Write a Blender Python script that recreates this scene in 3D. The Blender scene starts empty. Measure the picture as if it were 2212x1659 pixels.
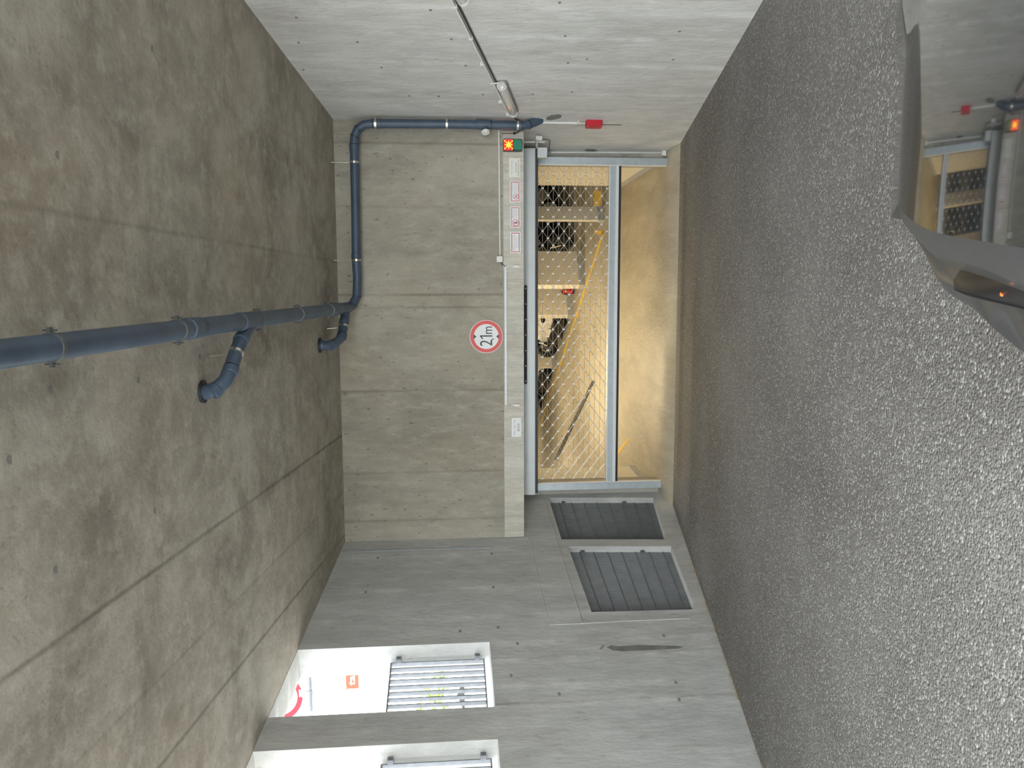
import bpy, math, random
from math import sin, cos, pi, radians as RAD
from mathutils import Vector as V, Matrix
from mathutils.geometry import tessellate_polygon
random.seed(7)
SC = bpy.context.scene
COL = SC.collection
# ------------------------------------------------------------------ camera, world, light, exposure
ZO = 3.075                                   # camera height above the garage floor (z = 0)
F_PX, CX, CY = 1661.0, 1106.0, 829.5
RM = Matrix(((-0.00309, -0.99357, -0.11320), (-0.08433, -0.11253, 0.99006), (-0.99643, 0.01261, -0.08344)))
CAM = V((0, 0, ZO))
cx_, cy_, cz_ = RM.col[0].normalized(), None, RM.col[2].normalized()
cy_ = cz_.cross(cx_).normalized()
cam = bpy.data.objects.new('camera', bpy.data.cameras.new('camera'))
COL.objects.link(cam)
m3 = Matrix((cx_, -cy_, -cz_)).transposed()
cam.matrix_world = Matrix.Translation(CAM) @ m3.to_4x4()
cam.data.sensor_fit = 'HORIZONTAL'
cam.data.sensor_width = 36.0
cam.data.lens = F_PX / 2212 * 36.0
cam.data.clip_start = 0.05
SC.camera = cam
SC.view_settings.view_transform = 'Standard'
SC.view_settings.look = 'None'
SC.view_settings.exposure = 1.08
SC.view_settings.gamma = 1.0
SC.cycles.max_bounces = 10
SC.cycles.diffuse_bounces = 6
SC.cycles.sample_clamp_indirect = 8.0
w = bpy.data.worlds.new('sky')
SC.world = w
w.use_nodes = True
bg = w.node_tree.nodes['Background']
bg.inputs[0].default_value = (0.90, 0.96, 1.0, 1)
bg.inputs[1].default_value = 3.3


def area(name, loc, target, sx, sy, power, color, portal=False):
    l = bpy.data.lights.new(name, 'AREA')
    l.shape = 'RECTANGLE'
    l.size, l.size_y = sx, sy
    l.energy = power
    l.color = color
    if portal:
        l.cycles.is_portal = True
    o = bpy.data.objects.new(name, l)
    COL.objects.link(o)
    o.location = loc
    o.rotation_euler = (V(target) - V(loc)).to_track_quat('-Z', 'Y').to_euler()
    return o


sun = bpy.data.objects.new('sun', bpy.data.lights.new('sun', 'SUN'))
COL.objects.link(sun)
sun.data.energy = 3.5
sun.data.angle = RAD(2)
sun.data.color = (1.0, .95, .86)
sun.rotation_euler = V((-.16, -.48, -.86)).to_track_quat('-Z', 'Y').to_euler()
WARM = (1.0, 0.80, 0.49)
# ceiling lamps of the lit parking deck behind the gate
for i, (x, y, p) in enumerate([(-0.4, 12.3, 20), (-1.6, 15.0, 44), (-1.4, 17.2, 26), (-3.4, 19.8, 34), (-6.2, 26.0, 36), (-8.0, 16.0, 34), (3.5, 17.0, 4)]):
    area('garage_light', (x, y, 2.30), (x, y, 0), 1.4, 0.25, p, WARM)
# ------------------------------------------------------------------ measured planes of the ramp
YB = 9.75
A_L, A_R = RAD(13.2), RAD(-7.0)
BL, BR = math.tan(A_L), math.tan(A_R)
XL, XR = -3.129, 2.133


def floor_z(y): return ZO - 1.935 - 0.1185 * y
def ceil_z(y): return ZO + 2.461 - 0.115 * y
def xl(y): return XL + BL * (y - YB)
def xr(y): return XR + BR * (y - YB)


OUT_L = V((-cos(A_L), sin(A_L), 0))          # outward normal of the left wall
AL_L = V((sin(A_L), cos(A_L), 0))            # along the left wall, going deeper
IN_R = V((-cos(A_R), sin(A_R), 0))           # inward normal of the right wall
AL_R = V((sin(A_R), cos(A_R), 0))


def ray(px, py):
    return RM @ V(((px - CX) / F_PX, (py - CY) / F_PX, 1.0))


def hit(px, py, n, o):
    r = ray(px, py)
    n = V(n)
    return CAM + r * (n.dot(V(o) - CAM) / n.dot(r))


def on_back(px, py, y=YB): return hit(px, py, (0, 1, 0), (0, y, 0))
def on_right(px, py, off=0.0): return hit(px, py, IN_R, V((XR, YB, 0)) + IN_R * off)
def on_left(px, py, off=0.0): return hit(px, py, OUT_L, V((XL, YB, 0)) + OUT_L * off)
def on_ceil(px, py, drop=0.0): return hit(px, py, (0, .115, 1), (0, 0, ZO + 2.461 - drop))
def on_ramp(px, py, h=0.0): return hit(px, py, (0, .1185, 1), (0, 0, ZO - 1.935 + h))
def on_z(px, py, z=0.0): return hit(px, py, (0, 0, 1), (0, 0, z))


# ------------------------------------------------------------------ mesh helpers
class MB:
    def __init__(s):
        s.v, s.f, s.mi, s.sm = [], [], [], []

    def add(s, vs, fs, mi=0, smooth=False):
        n = len(s.v)
        s.v += [tuple(p) for p in vs]
        for f in fs:
            s.f.append([i + n for i in f])
            s.mi.append(mi)
            s.sm.append(smooth)
        return s

    def hexa(s, p, mi=0):                    # 8 corners: bottom loop 0-3, top loop 4-7
        return s.add(p, [(3, 2, 1, 0), (4, 5, 6, 7), (0, 1, 5, 4), (1, 2, 6, 5), (2, 3, 7, 6), (3, 0, 4, 7)], mi)

    def box(s, c, sx, sy, sz, ax=None, mi=0):
        c = V(c)
        X, Y, Z = ax if ax else (V((1, 0, 0)), V((0, 1, 0)), V((0, 0, 1)))
        X, Y, Z = V(X) * sx / 2, V(Y) * sy / 2, V(Z) * sz / 2
        return s.hexa([c - X - Y - Z, c + X - Y - Z, c + X + Y - Z, c - X + Y - Z, c - X - Y + Z, c + X - Y + Z, c + X + Y + Z, c - X + Y + Z], mi)

    def bbox(s, c, sx, sy, sz, b, ax=None, mi=0):   # bevelled box: rounded-rectangle prism along Y of the axes
        X, Y, Z = ax if ax else (V((1, 0, 0)), V((0, 1, 0)), V((0, 0, 1)))
        pts = []
        for (qx, qz, a0) in ((1, 1, 0), (-1, 1, 90), (-1, -1, 180), (1, -1, 270)):
            for k in range(4):
                a = RAD(a0 + 30 * k)
                pts.append((qx * (sx / 2 - b) + b * cos(a), qz * (sz / 2 - b) + b * sin(a)))
        return s.prism(pts, V(c) - V(Y) * sy / 2, X, Z, V(Y) * sy, mi)

    def prism(s, pts, o, X, Z, d, mi=0, mi_cap=None):
        o, X, Z, d = V(o), V(X), V(Z), V(d)
        n = len(pts)
        a = [o + X * p[0] + Z * p[1] for p in pts]
        b = [p + d for p in a]
        s.add(a + b, [(i, (i + 1) % n, n + (i + 1) % n, n + i) for i in range(n)], mi)
        s.add(a, [list(range(n))], mi if mi_cap is None else mi_cap)
        return s.add(b, [list(range(n))[::-1]], mi if mi_cap is None else mi_cap)

    def tube(s, path, r, n=12, caps=True, mi=0, closed=False, smooth=True):
        path = [V(p) for p in path]
        rs = r if isinstance(r, (list, tuple)) else [r] * len(path)
        m = len(path)
        up = None
        vs = []
        for i, p in enumerate(path):
            if closed:
                t = path[(i + 1) % m] - path[i - 1]
            else:
                t = path[min(i + 1, m - 1)] - path[max(i - 1, 0)]
            t.normalize()
            if up is None:
                up = t.orthogonal().normalized()
            up = (up - t * up.dot(t)).normalized()
            b = t.cross(up)
            vs += [p + (up * cos(2 * pi * k / n) + b * sin(2 * pi * k / n)) * rs[i] for k in range(n)]
        fs = []
        for i in range(m if closed else m - 1):
            j = (i + 1) % m
            for k in range(n):
                fs.append((i * n + k, i * n + (k + 1) % n, j * n + (k + 1) % n, j * n + k))
        s.add(vs, fs, mi, smooth)
        if caps and not closed:
            s.add(vs[:n], [list(range(n))[::-1]], mi)
            s.add(vs[-n:], [list(range(n))], mi)
        return s

    def cyl(s, p0, p1, r, n=16, mi=0, r2=None):
        return s.tube([p0, p1], [r, r if r2 is None else r2], n, True, mi)

    def disc(s, c, X, Y, rx, ry=None, n=32, mi=0):
        ry = rx if ry is None else ry
        return s.add([V(c) + V(X) * rx * cos(2 * pi * k / n) + V(Y) * ry * sin(2 * pi * k / n) for k in range(n)], [list(range(n))], mi)

    def ring(s, c, X, Y, r0, r1, n=48, mi=0):
        a = [V(c) + (V(X) * cos(2 * pi * k / n) + V(Y) * sin(2 * pi * k / n)) * r0 for k in range(n)]
        b = [V(c) + (V(X) * cos(2 * pi * k / n) + V(Y) * sin(2 * pi * k / n)) * r1 for k in range(n)]
        return s.add(a + b, [(k, (k + 1) % n, n + (k + 1) % n, n + k) for k in range(n)], mi)

    def sphere(s, c, rx, ry, rz, nu=16, nv=10, ax=None, mi=0):
        X, Y, Z = ax if ax else (V((1, 0, 0)), V((0, 1, 0)), V((0, 0, 1)))
        vs = []
        for j in range(nv + 1):
            t = pi * j / nv
            for i in range(nu):
                a = 2 * pi * i / nu
                vs.append(V(c) + V(X) * rx * sin(t) * cos(a) + V(Y) * ry * sin(t) * sin(a) + V(Z) * rz * cos(t))
        return s.add(vs, [(j * nu + i, j * nu + (i + 1) % nu, (j + 1) * nu + (i + 1) % nu, (j + 1) * nu + i) for j in range(nv) for i in range(nu)], mi, True)

    def grid(s, rows, mi=0, smooth=True, close=False):
        n = len(rows[0])
        vs = [p for r in rows for p in r]
        fs = []
        for j in range(len(rows) - 1):
            for i in range(n if close else n - 1):
                k = (i + 1) % n
                fs.append((j * n + i, j * n + k, (j + 1) * n + k, (j + 1) * n + i))
        return s.add(vs, fs, mi, smooth)

    def poly(s, loops, to3, depth, mi=0):    # plate with holes; loops are 2D, to3 maps (a, b, k) to 3D for k = 0 / 1
        fl = [p for l in loops for p in l]
        tri = tessellate_polygon([[V((p[0], p[1], 0)) for p in l] for l in loops])
        for k in (0, 1):
            s.add([to3(p[0], p[1], k) for p in fl], [tuple(t) if k else tuple(t)[::-1] for t in tri], mi)
        for l in loops:
            n = len(l)
            s.add([to3(p[0], p[1], 0) for p in l] + [to3(p[0], p[1], 1) for p in l],
                  [(i, (i + 1) % n, n + (i + 1) % n, n + i) for i in range(n)], mi)
        return s

    def build(s, name, mats, parent=None, label=None, origin=None):
        me = bpy.data.meshes.new(name)
        o0 = V(origin) if origin is not None else V((0, 0, 0))
        me.from_pydata([tuple(V(p) - o0) for p in s.v], [], s.f)
        for m in (mats if isinstance(mats, (list, tuple)) else [mats]):
            me.materials.append(m)
        me.polygons.foreach_set('material_index', s.mi)
        me.polygons.foreach_set('use_smooth', s.sm)
        me.update()
        import bmesh
        bm = bmesh.new()
        bm.from_mesh(me)
        bmesh.ops.remove_doubles(bm, verts=bm.verts, dist=1e-5)
        bmesh.ops.recalc_face_normals(bm, faces=bm.faces)
        bm.to_mesh(me)
        bm.free()
        try:
            me.set_sharp_from_angle(angle=RAD(40))
        except Exception:
            pass
        o = bpy.data.objects.new(name, me)
        COL.objects.link(o)
        if parent is not None:
            o.parent = parent
            o.location = o0 - V(parent.location)
        else:
            o.location = o0
        if label:
            o['label'] = label
        return o


def tag(o, label, cat, group=None, kind=None):
    o['label'] = label
    o['category'] = cat
    if group: o['group'] = group
    if kind: o['kind'] = kind
    return o


def thing(name, label, cat, loc, group=None):
    o = bpy.data.objects.new(name, None)
    COL.objects.link(o)
    o.location = loc
    o.empty_display_size = 0.1
    return tag(o, label, cat, group)


def struct(o, label=None):
    o['kind'] = 'structure'
    if label: o['label'] = label
    return o


def text_mesh(name, body, mat, origin, X, Z, width=None, height=None, align='CENTER', parent=None, thick=0.0, label=None):
    """flat lettering centred on origin, reading along X, upright along Z"""
    cu = bpy.data.curves.new('t', 'FONT')
    cu.body = body
    cu.align_x = align
    cu.align_y = 'CENTER'
    cu.resolution_u = 3
    cu.offset = thick
    ob = bpy.data.objects.new('t', cu)
    COL.objects.link(ob)
    dg = bpy.context.evaluated_depsgraph_get()
    me = bpy.data.meshes.new_from_object(ob.evaluated_get(dg))
    bpy.data.objects.remove(ob)
    xs = [v.co.x for v in me.vertices]
    ys = [v.co.y for v in me.vertices]
    wx, wy = max(xs) - min(xs), max(ys) - min(ys)
    mx, my = (max(xs) + min(xs)) / 2, (max(ys) + min(ys)) / 2
    sx = width / wx if width else height / wy
    sy = height / wy if height else sx
    X, Z = V(X), V(Z)
    p0 = V(parent.location) if parent else V((0, 0, 0))
    for v in me.vertices:
        v.co = V(origin) - p0 + X * (v.co.x - mx) * sx + Z * (v.co.y - my) * sy
    me.name = name
    me.materials.clear()
    me.materials.append(mat)
    o = bpy.data.objects.new(name, me)
    COL.objects.link(o)
    if parent: o.parent = parent
    if label: o['label'] = label
    return o


# ------------------------------------------------------------------ materials
def srgb(r, g, b):
    f = lambda c: (c / 12.92 if c <= .04045 else ((c + .055) / 1.055) ** 2.4)
    return (f(r / 255), f(g / 255), f(b / 255), 1)


def mat(name, col, rough=.5, metal=0.0, emit=None, es=0.0, alpha=1.0, trans=0.0, coat=0.0, noise=0.0, nscale=20.0, bump=0.0, spec=None):
    m = bpy.data.materials.new(name)
    m.use_nodes = True
    nt = m.node_tree
    b = nt.nodes['Principled BSDF']
    b.inputs['Base Color'].default_value = col
    b.inputs['Roughness'].default_value = rough
    b.inputs['Metallic'].default_value = metal
    b.inputs['Alpha'].default_value = alpha
    b.inputs['Transmission Weight'].default_value = trans
    b.inputs['Coat Weight'].default_value = coat
    if spec is not None: b.inputs['Specular IOR Level'].default_value = spec
    if emit:
        b.inputs['Emission Color'].default_value = emit
        b.inputs['Emission Strength'].default_value = es
    if noise or bump:
        tc = nt.nodes.new('ShaderNodeTexCoord')
        nz = nt.nodes.new('ShaderNodeTexNoise')
        nz.inputs['Scale'].default_value = nscale
        nz.inputs['Detail'].default_value = 6
        nt.links.new(tc.outputs['Object'], nz.inputs['Vector'])
        if noise:
            r = nt.nodes.new('ShaderNodeValToRGB')
            r.color_ramp.elements[0].position = .3
            r.color_ramp.elements[1].position = .7
            r.color_ramp.elements[0].color = [c * (1 - noise) for c in col[:3]] + [1]
            r.color_ramp.elements[1].color = [min(1, c * (1 + noise)) for c in col[:3]] + [1]
            nt.links.new(nz.outputs['Fac'], r.inputs['Fac'])
            nt.links.new(r.outputs['Color'], b.inputs['Base Color'])
        if bump:
            bp = nt.nodes.new('ShaderNodeBump')
            bp.inputs['Strength'].default_value = bump
            bp.inputs['Distance'].default_value = .01
            nt.links.new(nz.outputs['Fac'], bp.inputs['Height'])
            nt.links.new(bp.outputs['Normal'], b.inputs['Normal'])
    return m


def node(nt, typ, **kw):
    n = nt.nodes.new('ShaderNode' + typ)
    for k, v in kw.items():
        setattr(n, k, v)
    return n


def concrete(name, dark, light, stretch=(1, 1, 1), scale=1.0, joints=None, jw=.012, jdark=.45, streak=None, pits=.5, seed=0.0, contrast=(.32, .68), rough=.82, rust=None, lime=0.0):
    """board-marked cast concrete: cloudy tone, streaks, small pits, panel joints at measured positions"""
    m = bpy.data.materials.new(name)
    m.use_nodes = True
    nt = m.node_tree
    L = nt.links.new
    b = nt.nodes['Principled BSDF']
    b.inputs['Roughness'].default_value = rough
    b.inputs['Specular IOR Level'].default_value = .3
    tc = node(nt, 'TexCoord')
    mp = node(nt, 'Mapping')
    mp.inputs['Scale'].default_value = stretch
    mp.inputs['Location'].default_value = (seed, seed * 1.7, seed * .6)
    L(tc.outputs['Object'], mp.inputs['Vector'])
    n1 = node(nt, 'TexNoise')
    n1.inputs['Scale'].default_value = 1.1 * scale
    n1.inputs['Detail'].default_value = 10
    n1.inputs['Roughness'].default_value = .62
    n1.inputs['Distortion'].default_value = .4
    L(mp.outputs['Vector'], n1.inputs['Vector'])
    r1 = node(nt, 'ValToRGB')
    r1.color_ramp.elements[0].position, r1.color_ramp.elements[1].position = contrast
    r1.color_ramp.elements[0].color = dark
    r1.color_ramp.elements[1].color = light
    L(n1.outputs['Fac'], r1.inputs['Fac'])
    col = r1.outputs['Color']

    def mul(colsock, facsock, c, blend='MULTIPLY'):
        mx = node(nt, 'MixRGB', blend_type=blend)
        L(facsock, mx.inputs['Fac'])
        L(colsock, mx.inputs['Color1'])
        mx.inputs['Color2'].default_value = c
        return mx.outputs['Color']

    def ramp(sock, stops):
        r = node(nt, 'ValToRGB')
        e = r.color_ramp.elements
        e[0].position, e[0].color = stops[0][0], (stops[0][1],) * 3 + (1,)
        e[1].position, e[1].color = stops[-1][0], (stops[-1][1],) * 3 + (1,)
        for p, c in stops[1:-1]:
            x = e.new(p)
            x.color = (c, c, c, 1)
        L(sock, r.inputs['Fac'])
        return r.outputs['Color']
    # brown weathering clouds
    n4 = node(nt, 'TexNoise')
    n4.inputs['Scale'].default_value = .55 * scale
    n4.inputs['Detail'].default_value = 7
    L(mp.outputs['Vector'], n4.inputs['Vector'])
    col = mul(col, ramp(n4.outputs['Fac'], [(.5, 0), (.72, .55)]), rust or (.74, .66, .56, 1))
    # fine pores
    n2 = node(nt, 'TexNoise')
    n2.inputs['Scale'].default_value = 17 * scale
    n2.inputs['Detail'].default_value = 4
    L(mp.outputs['Vector'], n2.inputs['Vector'])
    col = mul(col, ramp(n2.outputs['Fac'], [(.29, pits), (.365, 0)]), (.45, .42, .38, 1))
    n6 = node(nt, 'TexNoise')                # powdery pale mottling
    n6.inputs['Scale'].default_value = 5.5 * scale
    n6.inputs['Detail'].default_value = 9
    n6.inputs['Roughness'].default_value = .7
    L(mp.outputs['Vector'], n6.inputs['Vector'])
    col = mul(col, ramp(n6.outputs['Fac'], [(.50, 0), (.68, .45)]), [min(1, c * 1.18) for c in light[:3]] + [1], 'MIX')
    col = mul(col, ramp(n6.outputs['Fac'], [(.32, .35), (.46, 0)]), (.72, .69, .65, 1))
    n3 = node(nt, 'TexNoise')
    n3.inputs['Scale'].default_value = 90
    n3.inputs['Detail'].default_value = 2
    L(tc.outputs['Object'], n3.inputs['Vector'])
    col = mul(col, ramp(n3.outputs['Fac'], [(.3, .35), (.6, 0)]), (.78, .78, .78, 1))
    if streak:                               # pale lime runs along the pour joints
        ax, sc, amt = streak
        m2 = node(nt, 'Mapping')
        m2.inputs['Scale'].default_value = sc
        L(tc.outputs['Object'], m2.inputs['Vector'])
        n5 = node(nt, 'TexNoise')
        n5.inputs['Scale'].default_value = 1.0
        n5.inputs['Detail'].default_value = 8
        n5.inputs['Roughness'].default_value = .65
        L(m2.outputs['Vector'], n5.inputs['Vector'])
        col = mul(col, ramp(n5.outputs['Fac'], [(.52, 0), (.74, amt)]), (.72, .71, .67, 1), 'MIX')
    if joints:
        axis, pos = joints
        sx = node(nt, 'SeparateXYZ')
        nj = node(nt, 'TexNoise')
        nj.inputs['Scale'].default_value = 1.5
        L(tc.outputs['Object'], nj.inputs['Vector'])
        vm = node(nt, 'VectorMath', operation='MULTIPLY_ADD')
        L(nj.outputs['Color'], vm.inputs[0])
        vm.inputs[1].default_value = (.014,) * 3
        L(tc.outputs['Object'], vm.inputs[2])
        L(vm.outputs['Vector'], sx.inputs[0])
        lo, hi = min(pos) - 1, max(pos) + 1
        mr = node(nt, 'MapRange')
        mr.inputs['From Min'].default_value = lo
        mr.inputs['From Max'].default_value = hi
        L(sx.outputs[axis], mr.inputs['Value'])
        stops = [(0, 0)]
        for p in sorted(pos):
            t, d = (p + .007 - lo) / (hi - lo), jw / 2 / (hi - lo)
            stops += [(t - d, 0), (t, 1), (t + d, 0)]
        stops.append((1, 0))
        j = ramp(mr.outputs['Result'], stops)
        ng = node(nt, 'TexNoise')            # joints fade in and out
        ng.inputs['Scale'].default_value = .9
        L(tc.outputs['Object'], ng.inputs['Vector'])
        fm = node(nt, 'MixRGB', blend_type='MULTIPLY')
        fm.inputs['Fac'].default_value = 1
        L(j, fm.inputs['Color1'])
        L(ramp(ng.outputs['Fac'], [(.3, .25), (.6, 1)]), fm.inputs['Color2'])
        col = mul(col, fm.outputs['Color'], (jdark, jdark * .96, jdark * .9, 1))
        if lime:
            st2 = [(0, 0)]
            for p in sorted(pos):
                t, d = (p + .007 - lo) / (hi - lo), .11 / (hi - lo)
                st2 += [(t - d, 0), (t - d * .12, 1), (t + d * .35, 0)]
            st2.append((1, 0))
            st2 = [q for i_, q in enumerate(st2) if i_ == 0 or q[0] > st2[i_ - 1][0]][:31]
            lm = node(nt, 'MixRGB', blend_type='MULTIPLY')
            lm.inputs['Fac'].default_value = 1
            L(ramp(mr.outputs['Result'], st2), lm.inputs['Color1'])
            nl = node(nt, 'TexNoise')
            nl.inputs['Scale'].default_value = 2.2
            nl.inputs['Detail'].default_value = 8
            nl.inputs['Roughness'].default_value = .65
            L(tc.outputs['Object'], nl.inputs['Vector'])
            L(ramp(nl.outputs['Fac'], [(.42, 0), (.62, lime)]), lm.inputs['Color2'])
            col = mul(col, lm.outputs['Color'], (.80, .79, .76, 1), 'MIX')
    L(col, b.inputs['Base Color'])
    ad = node(nt, 'Math', operation='ADD')
    L(n2.outputs['Fac'], ad.inputs[0])
    L(n1.outputs['Fac'], ad.inputs[1])
    bp = node(nt, 'Bump')
    bp.inputs['Strength'].default_value = .25
    bp.inputs['Distance'].default_value = .02
    L(ad.outputs[0], bp.inputs['Height'])
    L(bp.outputs['Normal'], b.inputs['Normal'])
    return m


def asphalt():
    m = bpy.data.materials.new('asphalt')
    m.use_nodes = True
    nt = m.node_tree
    L = nt.links.new
    b = nt.nodes['Principled BSDF']
    b.inputs['Roughness'].default_value = .62
    b.inputs['Specular IOR Level'].default_value = .45
    tc = node(nt, 'TexCoord')
    n1 = node(nt, 'TexNoise')
    n1.inputs['Scale'].default_value = .9
    n1.inputs['Detail'].default_value = 8
    L(tc.outputs['Object'], n1.inputs['Vector'])
    r1 = node(nt, 'ValToRGB')
    r1.color_ramp.elements[0].position, r1.color_ramp.elements[1].position = .3, .7
    r1.color_ramp.elements[0].color = (.166, .154, .141, 1)
    r1.color_ramp.elements[1].color = (.24, .226, .21, 1)
    L(n1.outputs['Fac'], r1.inputs['Fac'])
    vo = node(nt, 'TexVoronoi')
    vo.inputs['Scale'].default_value = 75
    L(tc.outputs['Object'], vo.inputs['Vector'])
    sp = node(nt, 'SeparateColor')
    L(vo.outputs['Color'], sp.inputs[0])
    r2 = node(nt, 'ValToRGB')
    r2.color_ramp.elements[0].position, r2.color_ramp.elements[1].position = .80, .99
    L(sp.outputs[0], r2.inputs['Fac'])
    nz = node(nt, 'TexNoise')
    nz.inputs['Scale'].default_value = 60
    nz.inputs['Detail'].default_value = 5
    L(tc.outputs['Object'], nz.inputs['Vector'])
    r3 = node(nt, 'ValToRGB')
    r3.color_ramp.elements[0].position, r3.color_ramp.elements[1].position = .35, .7
    r3.color_ramp.elements[0].color = (.62, .62, .62, 1)
    r3.color_ramp.elements[1].color = (1.15, 1.15, 1.15, 1)
    L(nz.outputs['Fac'], r3.inputs['Fac'])
    mm = node(nt, 'MixRGB', blend_type='MULTIPLY')
    mm.inputs['Fac'].default_value = 1
    L(r1.outputs['Color'], mm.inputs['Color1'])
    L(r3.outputs['Color'], mm.inputs['Color2'])
    mx = node(nt, 'MixRGB')
    L(r2.outputs['Color'], mx.inputs['Fac'])
    L(mm.outputs['Color'], mx.inputs['Color1'])
    mx.inputs['Color2'].default_value = (.40, .39, .36, 1)
    L(mx.outputs['Color'], b.inputs['Base Color'])
    ad = node(nt, 'Math', operation='SUBTRACT')
    L(nz.outputs['Fac'], ad.inputs[0])
    L(vo.outputs['Distance'], ad.inputs[1])
    bp = node(nt, 'Bump')
    bp.inputs['Strength'].default_value = .9
    bp.inputs['Distance'].default_value = .012
    L(ad.outputs[0], bp.inputs['Height'])
    L(bp.outputs['Normal'], b.inputs['Normal'])
    return m


JC = [1.59, 1.04, .44, -.72, -1.21, -1.74, -2.46, -3.04]
JR = [3.2, 3.85, 4.5, 5.15, 5.8, 6.4, 6.99, 7.5, 8.10, 8.86]
JB = [1.87, 1.09, .02, -.14, -1.18, -2.23, -2.86]
JL = [9.40, 8.69, 8.16, 7.70, 7.45, 7.07, 6.83, 5.4, 4.1]
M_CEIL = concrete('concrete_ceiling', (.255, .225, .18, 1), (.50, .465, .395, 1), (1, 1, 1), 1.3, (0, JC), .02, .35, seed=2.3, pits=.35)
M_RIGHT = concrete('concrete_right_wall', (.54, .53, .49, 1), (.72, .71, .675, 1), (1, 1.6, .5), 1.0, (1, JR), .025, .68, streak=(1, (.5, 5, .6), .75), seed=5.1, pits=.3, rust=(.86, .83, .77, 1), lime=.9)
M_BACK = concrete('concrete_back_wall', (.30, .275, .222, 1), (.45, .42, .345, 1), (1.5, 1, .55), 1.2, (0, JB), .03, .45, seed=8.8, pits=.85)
M_LEFT = concrete('concrete_left_wall', (.42, .42, .40, 1), (.56, .56, .54, 1), (1, 1.4, .5), .9, (1, JL), .018, .62, streak=(1, (.5, 4, .7), .45), seed=3.7, pits=.3, rust=(.85, .82, .77, 1), lime=.5)
M_BEAM = concrete('concrete_beam', (.48, .455, .385, 1), (.68, .65, .565, 1), (5, 1, .6), 1.3, seed=1.1, pits=.7)
M_PLAIN = concrete('concrete_plain', (.34, .32, .28, 1), (.47, .45, .40, 1), (1, 1, .6), 1.0, seed=6.6, pits=.4)
M_APRON = concrete('smooth_concrete_floor', (.33, .30, .235, 1), (.47, .43, .345, 1), (1, .35, 1), 1.4, seed=4.2, pits=.2, rough=.42, rust=(.8, .74, .62, 1))
M_REVEAL = concrete('concrete_reveal', (.52, .50, .47, 1), (.66, .64, .60, 1), seed=9.2, pits=.3)
M_ASPH = asphalt()
M_CREAM = mat('painted_cream_wall', (.74, .69, .57, 1), .7, noise=.05, nscale=3)
M_PLINTH = mat('grey_plinth_paint', (.42, .43, .42, 1), .6, noise=.08, nscale=9)
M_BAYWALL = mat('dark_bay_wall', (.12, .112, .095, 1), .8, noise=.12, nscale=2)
M_GALV = mat('galvanised_steel', (.50, .55, .57, 1), .38, .55, noise=.08, nscale=14)
M_HOUS = mat('grey_sheet_metal', (.62, .65, .64, 1), .42, .25, noise=.04, nscale=6)
M_WHITE = mat('white_plastic', (.76, .75, .70, 1), .45, noise=.02, nscale=20)
M_CLIP = mat('pale_metal_clip', (.80, .80, .77, 1), .35, .3, noise=.03, nscale=40)
M_WIRE = mat('steel_wire', (.60, .585, .53, 1), .35, .5, noise=.05, nscale=40)
M_DARK = mat('dark_grey_metal', (.035, .037, .038, 1), .5, noise=.1, nscale=20)
M_RUBBER = mat('black_rubber', (.012, .012, .014, 1), .6, noise=.1, nscale=30)
M_PIPE = mat('blue_grey_pipe', (.060, .088, .128, 1), .42, noise=.18, nscale=5)
M_SEAL = mat('black_pipe_seal', (.012, .014, .018, 1), .5, noise=.1, nscale=30)
M_CHROME = mat('bright_zinc_clamp', (.72, .68, .58, 1), .25, .9, noise=.05, nscale=40)
M_ZINCDARK = mat('dull_zinc_clamp', (.17, .18, .18, 1), .4, .7, noise=.1, nscale=40)
M_RED = mat('red_plastic', (.56, .018, .035, 1), .4, noise=.04, nscale=12)
M_SIGNRED = mat('sign_red', (.72, .10, .09, 1), .5, noise=.03, nscale=10)
M_BORDER = mat('sign_border_red', (.60, .09, .13, 1), .5, noise=.03, nscale=10)
M_SIGNWHITE = mat('sign_white', (.80, .80, .78, 1), .45, noise=.01, nscale=10)
M_SIGNCREAM = mat('sign_cream', (.76, .76, .66, 1), .45, noise=.01, nscale=10)
M_INK = mat('sign_ink', (.045, .045, .045, 1), .5, noise=.02, nscale=30)
M_INKGREY = mat('sign_grey_ink', (.33, .33, .33, 1), .5, noise=.02, nscale=30)
M_INKBLUE = mat('sign_blue_ink', (.30, .40, .58, 1), .5, noise=.02, nscale=30)
M_LENSRED = mat('lit_red_lens', (.6, .01, .01, 1), .2, emit=(1, .012, .01, 1), es=1.1, noise=.03, nscale=30)
M_LENSGLOW = mat('lit_yellow_core', (.8, .5, .02, 1), .2, emit=(1, .62, .02, 1), es=1.6, noise=.03, nscale=30)
M_LENSGREEN = mat('green_lens', (.012, .22, .125, 1), .12, coat=.5, noise=.15, nscale=25)
M_DIFF = mat('clear_lamp_cover', (.60, .58, .55, 1), .12, alpha=1, coat=.6, noise=.03, nscale=9)
M_LAMPBASE = mat('grey_lamp_body', (.22, .22, .21, 1), .5, noise=.05, nscale=12)
M_PAINT = mat('black_car_paint', (.010, .011, .012, 1), .06, coat=1.0, noise=.05, nscale=2)
M_WING = mat('grey_sheen_car_paint', (.035, .036, .037, 1), .3, coat=.3, noise=.15, nscale=3)  # black paint lightened and roughened, the wing's grey reflection put into its colour
M_GLASSDK = mat('dark_headlamp_glass', (.006, .006, .007, 1), .25, spec=.25, noise=.1, nscale=4)
M_AMBER = mat('amber_reflector', (.65, .16, .03, 1), .2, noise=.05, nscale=20)
M_CARWHITE = mat('white_car_paint', (.80, .79, .74, 1), .2, coat=.8, noise=.01, nscale=2)
M_CARBLACK = mat('black_trim', (.008, .008, .009, 1), .35, noise=.1, nscale=9)
M_TYRE = mat('tyre_rubber', (.015, .015, .016, 1), .7, noise=.1, nscale=30)
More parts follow.
